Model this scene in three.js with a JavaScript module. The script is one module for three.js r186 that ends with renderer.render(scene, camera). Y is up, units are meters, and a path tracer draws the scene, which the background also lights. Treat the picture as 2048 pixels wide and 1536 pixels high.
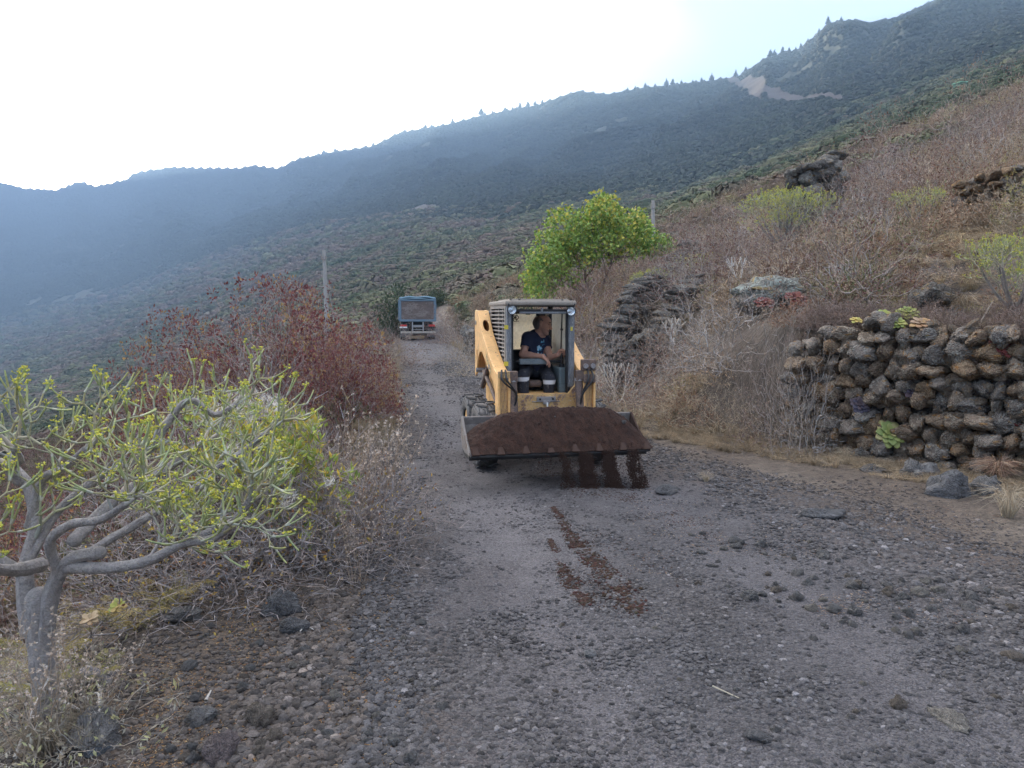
import * as THREE from 'three';
import { mergeGeometries } from 'three/addons/utils/BufferGeometryUtils.js';
import { RoundedBoxGeometry } from 'three/addons/geometries/RoundedBoxGeometry.js';
import { MarchingCubes } from 'three/addons/objects/MarchingCubes.js';

// ---------- camera, sky, sun, exposure ----------
const CH = 1.8, FPX = 1507, PITCH = 0.0914;
const scene = new THREE.Scene();
const camera = new THREE.PerspectiveCamera(54, 4 / 3, 0.1, 9000);
camera.position.set(0, CH, 0);
camera.lookAt(0, CH - Math.sin(PITCH) * 10, -Math.cos(PITCH) * 10);
const renderer = new THREE.WebGLRenderer();
renderer.toneMapping = THREE.LinearToneMapping;
renderer.toneMappingExposure = 10.3;
renderer.shadowMap.enabled = true;

const clamp = (x, a = 0, b = 1) => x < a ? a : x > b ? b : x;
const SUN = new THREE.Vector3(-0.64, 0.106, -0.78).normalize();   // low, behind the left end of the ridge
{
  const W = 1024, Hh = 512, data = new Float32Array(W * Hh * 4);
  const d = new THREE.Vector3();
  for (let j = 0; j < Hh; j++) for (let i = 0; i < W; i++) {
    const az = ((i + 0.5) / W - 0.5) * 2 * Math.PI, el = ((j + 0.5) / Hh - 0.5) * Math.PI;
    d.set(Math.cos(el) * Math.cos(az), Math.sin(el), Math.cos(el) * Math.sin(az));
    const ang = Math.acos(Math.min(1, d.dot(SUN))) * 57.3;
    const e = Math.max(0, d.y);
    // thin bright cloud over most of the sky, thinning to pale blue away from the sun, whiter again overhead
    const wisp = Math.sin(d.x * 9 + 3 * Math.sin(d.y * 14 + d.x * 4)) * Math.sin(d.z * 6 + d.y * 21 + 2 * Math.sin(d.x * 7));
    const clear = clamp((ang - 30 - 3 * wisp) / 24) * (1 - 0.85 * e * e), cloud = 0.3 + 0.012 * wisp;
    const glow = 4 * Math.exp(-ang / 7) + 1.4 * Math.exp(-Math.pow(ang / 26, 2));
    const k = 4 * (j * W + i);
    data[k] = cloud * (1 - clear) + (0.047 + 0.018 * Math.exp(-e * 4)) * clear + glow;
    data[k + 1] = cloud * 0.925 * (1 - clear) + (0.067 + 0.008 * Math.exp(-e * 4)) * clear + glow * 0.915;
    data[k + 2] = cloud * 0.875 * (1 - clear) + 0.137 * clear + glow * 0.84;
    data[k + 3] = 1;
  }
  const sky = new THREE.DataTexture(data, W, Hh, THREE.RGBAFormat, THREE.FloatType);
  sky.mapping = THREE.EquirectangularReflectionMapping;
  sky.magFilter = THREE.LinearFilter; sky.minFilter = THREE.LinearFilter; sky.needsUpdate = true;
  scene.background = sky; scene.environment = sky;
}
const sun = new THREE.DirectionalLight(new THREE.Color(1.0, 0.86, 0.64), 4.6);
sun.position.copy(SUN).multiplyScalar(3000);
sun.castShadow = true; sun.shadow.radius = 1;
sun.shadow.camera.left = -2500; sun.shadow.camera.right = 2500; sun.shadow.camera.top = 2500; sun.shadow.camera.bottom = -2500; sun.shadow.camera.far = 9000;
scene.add(sun, sun.target);
scene.fog = new THREE.FogExp2(new THREE.Color(0.46, 0.71, 1.0), 0.00038);

// ---------- helpers ----------
const rng = seed => () => { seed |= 0; seed = seed + 0x6D2B79F5 | 0; let t = Math.imul(seed ^ seed >>> 15, 1 | seed); t = t + Math.imul(t ^ t >>> 7, 61 | t) ^ t; return ((t ^ t >>> 14) >>> 0) / 4294967296; };
const R = rng(7);
const rr = (a, b, r = R) => a + (b - a) * r();
const lerp = (a, b, t) => a + (b - a) * t;
const sst = (a, b, x) => { const t = clamp((x - a) / (b - a)); return t * t * (3 - 2 * t); };
const V = (x, y, z) => new THREE.Vector3(x, y, z);
const perm = new Float32Array(65536); { const r = rng(99); for (let i = 0; i < 65536; i++) perm[i] = r(); }
const h2 = (i, j) => perm[((Math.imul(i, 73856093) ^ Math.imul(j, 19349663)) >>> 3) & 65535];
function n2(x, y) { const i = Math.floor(x), j = Math.floor(y); let a = x - i, b = y - j; a = a * a * (3 - 2 * a); b = b * b * (3 - 2 * b); return lerp(lerp(h2(i, j), h2(i + 1, j), a), lerp(h2(i, j + 1), h2(i + 1, j + 1), a), b) * 2 - 1; }
function fbm(x, y, o = 4) { let s = 0, a = 0.5; for (let k = 0; k < o; k++) { s += a * n2(x, y); x = x * 2.03 + 17.1; y = y * 2.03 + 9.7; a *= 0.5; } return s; }
function n3(x, y, z) { const k = Math.floor(z), c0 = z - k, c = c0 * c0 * (3 - 2 * c0); return lerp(n2(x + k * 37.7, y + k * 11.3), n2(x + (k + 1) * 37.7, y + (k + 1) * 11.3), c); }
const fb3 = (x, y, z) => 0.6 * n3(x, y, z) + 0.3 * n3(2.1 * x + 5, 2.1 * y, 2.1 * z) + 0.15 * n3(4.3 * x, 4.3 * y + 8, 4.3 * z);
const cp = Math.cos(PITCH), sp = Math.sin(PITCH);
const pix = (px, py) => { const x = (px - 1024) / FPX, y = (768 - py) / FPX, D = cp + y * sp; return [x / D, (y * cp - sp) / D]; };
const at = (px, py, d) => { const [u, v] = pix(px, py); return V(u * d, CH + v * d, -d); };
const names = {};
const numbered = n => { const k = names[n] = (names[n] ?? -1) + 1; return k ? `${n}_${String(k).padStart(3, '0')}` : n; };
function tag(o, label, category, group, kind) { if (label) o.userData.label = label; if (category) o.userData.category = category; if (group) o.userData.group = group; if (kind) o.userData.kind = kind; return o; }
function thing(name, label, category, pos, turn = 0, group) { const o = new THREE.Group(); o.name = numbered(name); scene.add(o); if (pos) o.position.copy(pos); o.rotation.y = turn; return tag(o, label, category, group); }
function mesh(name, geo, mat, parent, kind) { const m = new THREE.Mesh(Array.isArray(geo) ? mrg(geo) : geo, mat); m.name = parent && parent !== scene ? name : numbered(name); m.castShadow = m.receiveShadow = true; (parent || scene).add(m); if (kind) m.userData.kind = kind; return m; }
function copyOf(o, pos, turn, scale, label, group) { const c = o.clone(); c.name = numbered(o.name.replace(/_\d{3}$/, '')); c.userData = { ...o.userData }; scene.add(c); c.position.copy(pos); c.rotation.set(0, turn, 0); if (scale) typeof scale === 'number' ? c.scale.setScalar(scale) : c.scale.copy(scale); if (label) c.userData.label = label; if (group) c.userData.group = group; return c; }
function mrg(list) {
  list = list.map(g => { g = g.index ? g.toNonIndexed() : g.clone(); if (!g.attributes.normal) g.computeVertexNormals(); return g; });
  const col = list.some(g => g.attributes.color);
  for (const g of list) {
    for (const k of Object.keys(g.attributes)) if (!['position', 'normal', 'uv', 'color'].includes(k)) g.deleteAttribute(k);
    if (!g.attributes.uv) g.setAttribute('uv', new THREE.BufferAttribute(new Float32Array(g.attributes.position.count * 2), 2));
    if (col && !g.attributes.color) g.setAttribute('color', new THREE.BufferAttribute(new Float32Array(g.attributes.position.count * 3).fill(1), 3));
  }
  return mergeGeometries(list, false);
}
const lin = (r, g, b) => new THREE.Color().setRGB(r, g, b);
const M = (c, rough = 0.85, o = {}) => new THREE.MeshStandardMaterial({ color: Array.isArray(c) ? lin(...c) : c, roughness: rough, ...o });
function noiseTex(size, fn, srgb) {           // fn(i/size, j/size) -> [r,g,b] 0..1, tiles when fn does
  const d = new Uint8Array(size * size * 4);
  for (let j = 0; j < size; j++) for (let i = 0; i < size; i++) { const c = fn(i / size, j / size), k = 4 * (j * size + i); d[k] = 255 * clamp(c[0]); d[k + 1] = 255 * clamp(c[1]); d[k + 2] = 255 * clamp(c[2]); d[k + 3] = 255; }
  const t = new THREE.DataTexture(d, size, size); t.wrapS = t.wrapT = THREE.RepeatWrapping; t.magFilter = THREE.LinearFilter; t.minFilter = THREE.LinearMipmapLinearFilter; t.generateMipmaps = true; if (srgb) t.colorSpace = THREE.SRGBColorSpace; t.needsUpdate = true; return t;
}
function tn(x, y, p, s = 0) { const i = Math.floor(x), j = Math.floor(y); let a = x - i, b = y - j; a = a * a * (3 - 2 * a); b = b * b * (3 - 2 * b); const w = k => ((k % p) + p) % p, A = w(i) + s, B = w(i + 1) + s, C = w(j), D = w(j + 1); return lerp(lerp(h2(A, C), h2(B, C), a), lerp(h2(A, D), h2(B, D), a), b); }
const tfb = (u, v, p, o = 4, s = 0) => { let t = 0, a = 0.5, n = 0; for (let k = 0; k < o; k++) { t += a * tn(u * p, v * p, p, s + k * 71); n += a; a *= 0.55; p *= 2; } return t / n; };
// ---------- terrain ----------
const RC = Math.cos(0.147), RS = Math.sin(0.147);           // the track runs off to the left of the view axis
const ROADYAW = 0.147;
const st = (x, z) => [-(x - 1.62) * RS - z * RC, (x - 1.62) * RC - z * RS];     // along, across (right positive)
const fromST = (s, t) => [1.62 - s * RS + t * RC, -s * RC - t * RS];
const tab = rows => { const p = rows.map(([a, b]) => pix(a, b)); return u => { if (u <= p[0][0]) return p[0][1]; for (let i = 1; i < p.length; i++) if (u <= p[i][0]) return lerp(p[i - 1][1], p[i][1], (u - p[i - 1][0]) / (p[i][0] - p[i - 1][0])); return p[p.length - 1][1]; }; };
const vRidge = tab([[-900, 330], [-500, 372], [-200, 352], [0, 360], [60, 375], [120, 376], [155, 359], [195, 369], [250, 356], [270, 342], [340, 330], [400, 332], [480, 332], [500, 327], [555, 333], [600, 312], [660, 300], [745, 288], [800, 261], [900, 243], [965, 226], [1080, 204], [1130, 186], [1155, 178], [1215, 184], [1280, 172], [1420, 157], [1480, 146], [1530, 112], [1600, 92], [1660, 42], [1700, 35], [1740, 42], [1790, 31], [1850, 4], [1950, -40], [2048, -70], [2300, -120], [2900, -60]]);
const vFoot = tab([[-900, 700], [-400, 690], [0, 655], [200, 605], [300, 575], [400, 535], [500, 495], [650, 455], [830, 438], [1000, 432], [1200, 415], [1350, 388], [1450, 352], [1600, 292], [1700, 243], [1800, 195], [1900, 152], [2048, 97], [2400, -20], [2900, -60]]);
const D0 = 55, DFU = u => lerp(1800, 460, sst(-0.64, 0.12, u));
const dRidge = u => lerp(4300, 1250, sst(-0.75, 0.5, u));
const toe = d => d > 12 ? 2.3 : d > 10.4 ? lerp(3.75, 2.3, (d - 10.4) / 1.6) : d > 8.2 ? lerp(5.1, 3.75, (d - 8.2) / 2.2) : d > 6 ? lerp(6.6, 5.1, (d - 6) / 2.2) : 6.6 + (6 - Math.max(d, 2)) * 0.3;
function nearH(x, z) {
  const [s, t] = st(x, z), d = -z;
  let h = 0.035 * fbm(x * 0.5, z * 0.5, 3) + 0.02 * fbm(x * 2.3, z * 2.3, 2);
  h -= 0.03 * (Math.exp(-Math.pow((t + 0.75) / 0.3, 2)) + Math.exp(-Math.pow((t - 0.85) / 0.3, 2)));   // wheel tracks
  const rt = toe(d), w = lerp(0.22, 2.4, sst(10.2, 13, d));
  const k = t > rt ? sst(rt, rt + w, t) : 0;
  if (k > 0) {
    const step = 1.5 * Math.round(0.36 * t / 1.5 + 0.5 * fbm(x * 0.06 + 7, z * 0.06, 2));
    const hill = Math.max(1.0, lerp(0.36 * t + 0.22, step, 0.12 * sst(7, 14, t))) + 0.35 * fbm(x * 0.16, z * 0.16, 3) * sst(4, 9, t) + 0.07 * fbm(x * 0.9, z * 0.9, 3);
    const low = 1.6 + 0.13 * Math.min(t - rt, 2.6) + 0.46 * Math.max(0, t - rt - 2.6) + 0.1 * fbm(x * 0.8, z * 0.8 + 4, 3);
    h = lerp(h, lerp(Math.min(hill, low), hill, sst(11.2, 14.5, d)), k);
  }
  const le = lerp(-3.05, -2.2, sst(4.5, 7.5, d)) + 0.25 * fbm(s * 0.4, 3, 2);
  if (t < le) { const q = le - t; h += -0.34 * q + 0.12 * Math.min(1, q) * fbm(x * 0.7, z * 0.7, 3) + 0.6 * Math.min(1, q / 8) * fbm(x * 0.1, z * 0.1, 3); if (q > 30) h += 0.2 * (q - 30); }
  return h;
}
function farParts(x, z) {
  const r = Math.hypot(x, z), ph = clamp(Math.atan2(x, -z), -0.95, 0.95), u = Math.tan(ph), d = r * Math.cos(ph);
  return [u, d];
}
function farH(x, z) {
  const [u, d] = farParts(x, z), back = 1 - sst(1.1, 1.9, Math.abs(Math.atan2(x, -z)));
  const DF = DFU(u), vp = 0.36 * (u + 0.148) - 0.4 / d, vf = vFoot(u), vr = vRidge(u), dr = dRidge(u);
  let v;
  if (d < DF) { const a = clamp(Math.log(d / D0) / Math.log(DF / D0)); v = lerp(Math.max(vp, -0.2), vf, a * a * (1.6 - 0.6 * a)); }
  else { const b = clamp((d - DF) / (dr - DF)); v = vf + (vr - vf) * (0.35 * b + 0.65 * Math.pow(b, 0.75)); }
  let h = CH + v * d;
  const amp = d < DF ? d * 0.006 * sst(60, 200, d) : lerp(2, 30, sst(DF + 60, DF + 800, d)) * sst(0, 0.2, 1 - (d - DF) / (dr - DF));
  if (amp > 0) {
    const q = u * 1500;                                          // spurs and gullies run down the face
    h += amp * (0.8 * (1 - 2 * Math.abs(fbm(q / 190 + 0.4 * fbm(d / 240, q / 300, 2), d / 900, 3)) * 1.6) + 0.7 * fbm(x / 70, z / 70, 3) - 0.3);
  }
  for (const [pc, bc, hh] of [[1672, 0.76, 105], [1900, 0.82, 95], [1780, 0.5, 50]]) { const c = u * FPX + 1024, b = (d - DF) / (dr - DF), q = (c - pc) / (c < pc ? 62 : 120); if (Math.abs(q) < 1 && b > 0 && b < 1) h += hh * (1 - Math.abs(q)) * Math.exp(-Math.pow((b - bc) / 0.16, 2)) * (0.75 + 0.5 * fbm(x / 40, z / 40, 3)); }
  if (d > DF && d < dr) h = Math.min(h, CH + d * (vr - 0.004 - 0.02 * (1 - (d - DF) / (dr - DF))));
  if (d > dr) h -= (d - dr) * (0.75 + 0.2 * fbm(x / 90, z / 90, 2));
  return lerp(Math.min(h, -2 - r0(x, z) * 0.02), h, back);
}
const r0 = (x, z) => Math.hypot(x, z);
function H(x, z) {
  const r = r0(x, z), k = sst(45, 75, r);
  if (k <= 0) return nearH(x, z);
  if (k >= 1) return farH(x, z);
  return lerp(nearH(x, z), farH(x, z), k);
}
const gnd = (px, py, dmin = 1.5) => { const [u, v] = pix(px, py); let a = dmin; for (let d = dmin; d < 3000; d *= 1.01) { if (CH + v * d < H(u * d, -d)) { let lo = a, hi = d; for (let k = 0; k < 24; k++) { const m = (lo + hi) / 2; CH + v * m < H(u * m, -m) ? hi = m : lo = m; } return V(u * hi, H(u * hi, -hi), -hi); } a = d; } return V(u * 3000, CH + v * 3000, -3000); };
const on = (px, d) => { const u = (px - 1024) / FPX / (cp + 0.0914 * sp); return V(u * d, H(u * d, -d), -d); };   // the ground under column px at depth d

// how bare, how green the land is at a place
const inRoad = (x, z, g = 0) => { const [s, t] = st(x, z), wr = s < 9 ? lerp(3.4, 2.1, sst(3, 11, s)) : 2.0; return t > -1.85 - g + 0.18 * fbm(s * 1.1, 1, 3) && t < wr + g + 0.25 * fbm(s * 0.9, 9, 3); };
function scar(u, d) { const DF = DFU(u);                                          // bare earth scars on the forested face, in view columns and share of the climb
  const b = (d - DF) / (dRidge(u) - DF), c = u * FPX + 1024, e = 0.5 * fbm(u * 60, d / 60, 3);
  const v0 = (768 - 0) / FPX;
  if (c > 1440 && c < 1670) { const path = c < 1500 ? lerp(0.95, 0.58, (c - 1445) / 55) : lerp(0.58, 0.17, (c - 1500) / 165), w = c < 1510 ? 0.1 : lerp(0.07, 0.02, (c - 1510) / 160); return Math.abs(b - path) < w * (1 + e); }
  if (c > 815 && c < 890) return Math.abs(b - 0.06) < 0.035 * (1 + e) * (1 - Math.abs(c - 850) / 40);
  return false;
}
function landColor(x, z, out) {
  const r = r0(x, z), [u, d] = farParts(x, z), f1 = fbm(x * 0.02 + 5, z * 0.02, 3), f2 = fbm(x * 0.13, z * 0.13, 3), f3 = fbm(x * 1.1, z * 1.1, 3);
  const DF = DFU(u); let c;
  if (r < 75) {
    const [s, t] = st(x, z);
    c = [0.2 + 0.06 * f2, 0.165 + 0.05 * f2, 0.128 + 0.03 * f2];              // dry brown earth
    if (t < 8 && d < 14) { const k = clamp(0.55 + 0.9 * f3), e = t < -1.5 ? [0.118, 0.086, 0.063] : [0.125, 0.096, 0.075]; c = c.map((q, i) => clamp(lerp(q, e[i], k), 0.03, 0.3)); }   // dark volcanic soil
  } else if (d < DF) {
    const g = clamp(0.5 + 1.5 * f1 + 0.5 * f2), dry = clamp(0.3 + 1.6 * fbm(x * 0.008 + 40, z * 0.012, 3));
    c = [lerp(0.13, 0.07, g), lerp(0.1, 0.075, g), lerp(0.068, 0.04, g)];
    c = [lerp(c[0], 0.17, dry * 0.5), lerp(c[1], 0.135, dry * 0.45), lerp(c[2], 0.085, dry * 0.4)];
  } else {
    c = [0.036 + 0.012 * f1, 0.046 + 0.012 * f1, 0.026];
    if (scar(u, d)) c = [0.066, 0.049, 0.04];
  }
  out[0] = c[0]; out[1] = c[1]; out[2] = c[2];
}
const grainTex = noiseTex(512, (u, v) => { const a = tfb(u, v, 16, 5), b = tfb(u, v, 128, 2, 300), c = 0.45 + 0.75 * (a - 0.5) + 0.9 * (b - 0.5); return [c + 0.22, c + 0.22, c + 0.22]; });
const bumpTex = noiseTex(512, (u, v) => { const a = tfb(u, v, 32, 5, 40); return [a, a, a]; });
{
  const cols = [], N = 440;
  for (let i = 0; i <= N; i++) cols.push(-0.72 + 1.44 * i / N);
  const M2 = 90; for (let i = 1; i < M2; i++) cols.push(0.72 + (2 * Math.PI - 1.44) * i / M2);
  const rad = [0]; for (let r = 0.6; r < 5600; r *= r < 900 ? 1.0195 : 1.0065) rad.push(r);
  const C = cols.length, P = new Float32Array(C * rad.length * 3), K = new Float32Array(C * rad.length * 3), U = new Float32Array(C * rad.length * 2), idx = [], o = [0, 0, 0];
  for (let j = 0; j < rad.length; j++) for (let i = 0; i < C; i++) {
    const n = j * C + i, x = Math.sin(cols[i]) * rad[j], z = -Math.cos(cols[i]) * rad[j];
    let y = H(x, z); if (inRoad(x, z, -0.25) && rad[j] < 70 && -z > -6) y -= 0.08;
    P.set([x, y, z], n * 3); landColor(x, z, o); K.set(o, n * 3); U.set(rad[j] > 60 ? [x / 20, z / 20] : [x / 1.1, z / 1.1], n * 2);
    if (j) { const a = (j - 1) * C + i, b = (j - 1) * C + (i + 1) % C, c = n, e = j * C + (i + 1) % C; if (j > 1) idx.push(a, b, c); idx.push(b, e, c); }
  }
  const g = new THREE.BufferGeometry(); g.setAttribute('position', new THREE.BufferAttribute(P, 3)); g.setAttribute('color', new THREE.BufferAttribute(K, 3)); g.setAttribute('uv', new THREE.BufferAttribute(U, 2)); g.setIndex(idx); g.computeVertexNormals();
  const m = mesh('terrain', g, new THREE.MeshStandardMaterial({ vertexColors: true, roughness: 0.95, map: grainTex, bumpMap: bumpTex, bumpScale: 0.03 }));
  tag(m, 'volcanic hillside climbing from the gravel track to the ridge', null, null, 'structure');
}
// the gravel track: a finer sheet set into the ground
{
  const P = [], U = [], K = [], idx = [], nt = 64, S = []; for (let s = -5; s < 75; s += s < 14 ? 0.12 : 0.4) S.push(s);
  S.forEach((s, j) => {
    const wr = (s < 9 ? lerp(3.4, 2.1, sst(3, 11, s)) : 2.0);
    for (let i = 0; i <= nt; i++) {
      const q = i / nt, t0 = -1.85 + 0.18 * fbm(s * 1.1, 1, 3), t1 = wr + 0.25 * fbm(s * 0.9, 9, 3), t = lerp(t0, t1, q), [x, z] = fromST(s, t), edge = Math.min(q, 1 - q) * (t1 - t0);
      P.push(x, H(x, z) + lerp(-0.06, 0.004, sst(0, 0.28, edge)) + 0.012 * fbm(x * 5, z * 5, 2), z); U.push(x / 1.3, z / 1.3);
      const f = fbm(x * 0.8 + 3, z * 0.5, 4), brown = clamp(sst(0.6, 2.0, t) * 0.7 + 0.9 * fbm(x * 0.6 + 30, z * 0.45, 3) - 0.05 + sst(-0.9, -1.9, t) * 0.5), b = 0.118 + 0.06 * f + 0.035 * (Math.exp(-Math.pow((t + 0.75) / 0.42, 2)) + Math.exp(-Math.pow((t - 0.85) / 0.42, 2)));
      const soft = Math.max(sst(0.75, 0.05, t - t0 + 0.5 * f), sst(1.2, 0.1, t1 - t + 0.8 * f)), e = [0.122, 0.094, 0.073];
      K.push(lerp(lerp(b, 0.135, brown), e[0], soft), lerp(lerp(b * 0.935, 0.1, brown), e[1], soft), lerp(lerp(b * 0.955, 0.08, brown), e[2], soft));
      if (j && i) { const n = j * (nt + 1) + i; idx.push(n - 1, n - nt - 2, n, n, n - nt - 2, n - nt - 1); }
    }
  });
  const g = new THREE.BufferGeometry(); g.setAttribute('position', new THREE.Float32BufferAttribute(P, 3)); g.setAttribute('uv', new THREE.Float32BufferAttribute(U, 2)); g.setAttribute('color', new THREE.Float32BufferAttribute(K, 3)); g.setIndex(idx.reverse()); g.computeVertexNormals();
  if (g.attributes.normal.getY(500) < 0) { g.setIndex(idx.reverse()); g.computeVertexNormals(); }
  const speck = noiseTex(1024, (u, v) => { const a = tfb(u, v, 8, 4, 900), b = tn(u * 170, v * 170, 170, 33), c = tn(u * 340, v * 340, 340, 77), q = 0.42 + 0.35 * (a - 0.5) + 0.42 * (b - 0.5) + 0.42 * (c - 0.5); return [q * 1.3 + 0.12, q * 1.3 + 0.12, q * 1.3 + 0.13]; });
  const bmp = noiseTex(1024, (u, v) => { const q = 0.6 * tn(u * 90, v * 90, 90, 5) + 0.4 * tn(u * 200, v * 200, 200, 12); return [q, q, q]; });
  const m = mesh('road', g, new THREE.MeshStandardMaterial({ vertexColors: true, roughness: 0.92, map: speck, bumpMap: bmp, bumpScale: 0.02 }));
  tag(m, 'grey gravel track running between the scrub', null, null, 'structure');
}
// ---------- far forest and scrub ----------
function shag(seed, det, push, sy = 0.8) {          // a crown of loose leafy facets
  const r = rng(seed), g = new THREE.IcosahedronGeometry(1, det), p = g.attributes.position, a = V(), c = V();
  for (let f = 0; f < p.count; f += 3) {
    c.set(0, 0, 0); for (let k = 0; k < 3; k++) c.add(a.fromBufferAttribute(p, f + k)); c.divideScalar(3);
    const n = 0.85 + 0.35 * fb3(c.x * 2.2 + seed, c.y * 2.2, c.z * 2.2) + push * (r() - 0.5), sc = rr(1.0, 1.9, r), tx = (r() - 0.5) * push * 1.6, ty = (r() - 0.5) * push * 1.6;
    for (let k = 0; k < 3; k++) { a.fromBufferAttribute(p, f + k).sub(c).multiplyScalar(sc); a.x += tx * 0.3 * k; a.y += ty * 0.3 * k; a.add(c).multiplyScalar(n); p.setXYZ(f + k, a.x, a.y * sy, a.z); }
  }
  g.deleteAttribute('uv'); g.computeVertexNormals(); return g;
}
const leafy = (c = [1, 1, 1]) => M(c, 0.9, { side: THREE.DoubleSide });
function scatter(name, label, geos, mat, pts, kind = 'stuff', category = 'vegetation') {   // pts: [x,y,z,sx,sy,yaw,r,g,b]
  const root = geos.length > 1 ? new THREE.Group() : null, q = new THREE.Quaternion(), m4 = new THREE.Matrix4(), up = V(0, 1, 0), col = new THREE.Color();
  let last;
  geos.forEach((g, k) => {
    const sub = pts.filter((_, i) => i % geos.length === k); if (!sub.length) return;
    const im = new THREE.InstancedMesh(g, mat, sub.length); im.castShadow = im.receiveShadow = true;
    sub.forEach((p, i) => { m4.compose(V(p[0], p[1], p[2]), q.setFromAxisAngle(up, p[5]), V(p[3], p[4], p[3])); im.setMatrixAt(i, m4); im.setColorAt(i, col.setRGB(p[6], p[7], p[8])); });
    if (root) { im.name = 'growth'; im.userData.kind = 'stuff'; root.add(im); } last = im;
  });
  const o = root || last; o.name = numbered(name); scene.add(o); return tag(o, label, category, null, kind);
}
{
  const pts = [], r = rng(21);
  for (let d = 440; d < 4400; ) {
    const cell = lerp(5.6, 13, sst(700, 3800, d));
    for (let x = -0.8 * d; x < 0.8 * d; x += cell) {
      const X = x + rr(-0.5, 0.5, r) * cell, D = d + rr(-0.5, 0.5, r) * cell, u = X / D;
      const DF = DFU(u); if (D > dRidge(u) - 6 || D < DF - 40) continue;
      const b = (D - DF) / (dRidge(u) - DF);
      if (scar(u, D)) continue;
      const bare = fbm(X / 60, D / 60 + 7, 4); if (b < 0.1 && bare > 0.02 + b * 3) continue; if (bare > 0.44) continue;
      const k = rr(0.62, 1.35, r), tone = rr(0.6, 1.5, r) * (1 + 0.5 * fbm(X / 120, D / 120, 2)), s = cell * 0.56 * k * lerp(1, 0.6, sst(0.86, 1, b));
      pts.push([X, H(X, -D) + s * (b > 0.93 ? 0.05 : 0.25), -D, s, s * rr(0.8, 1.25, r), r() * 6.3, 0.025 * tone, 0.034 * tone, 0.017 * tone]);
    }
    d += cell;
  }
  scatter('forest', 'dense dark forest covering the hazy mountainside below the ridge', [shag(1, 1, 0.25), shag(2, 1, 0.3), shag(3, 1, 0.2)], leafy(), pts, 'stuff', 'forest');
  console.log('forest', pts.length);
}
{
  const pts = [], r = rng(22), shed = gnd(1920, 180, 60);
  for (let d = 48; d < 1900; ) {
    const cell = lerp(1.25, 3.4, sst(50, 420, d)) * (d > 420 ? d / 420 * 0.9 + 0.1 : 1);
    for (let x = -0.8 * d; x < 0.8 * d; x += cell) {
      const X = x + rr(-0.5, 0.5, r) * cell, D = d + rr(-0.5, 0.5, r) * cell; if (inRoad(X, -D, 0.8) && D < 75) continue; if (D > DFU(X / D) + 90 || Math.hypot(X - shed.x * 0.985, D + shed.z * 0.985) < 9) continue;
      const g = fbm(X * 0.02 + 5, -D * 0.02, 3), pat = fbm(X * 0.05, D * 0.05 + 3, 4); if (pat > 0.22 + 0.25 * r()) continue;
      const c = clamp(0.5 + 1.3 * g + rr(-0.45, 0.45, r) + 0.55 * sst(-0.12, 0.25, X / D) * sst(60, 130, D)), olive = fbm(X * 0.03 + 9, D * 0.03, 2) > 0.12 && r() < 0.5, k = rr(0.55, 1.35, r), tone = rr(0.7, 1.4, r), s = cell * 0.5 * k * (r() < 0.05 ? 1.7 : 1);
      pts.push([X, H(X, -D) + s * 0.25, -D, s, s * rr(0.6, 1.1, r), r() * 6.3, (olive ? 0.125 : lerp(0.15, 0.06, c)) * tone, (olive ? 0.13 : lerp(0.108, 0.08, c)) * tone, (olive ? 0.065 : lerp(0.085, 0.034, c)) * tone]);
    }
    d += cell;
  }
  scatter('hillside_scrub', 'low green and brown scrub spread over the middle slopes', [shag(4, 3, 0.45, 0.7), shag(5, 3, 0.5, 0.6), shag(6, 3, 0.4, 0.8)], leafy(), pts, 'stuff', 'scrub');
  console.log('scrub', pts.length);
}
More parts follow.
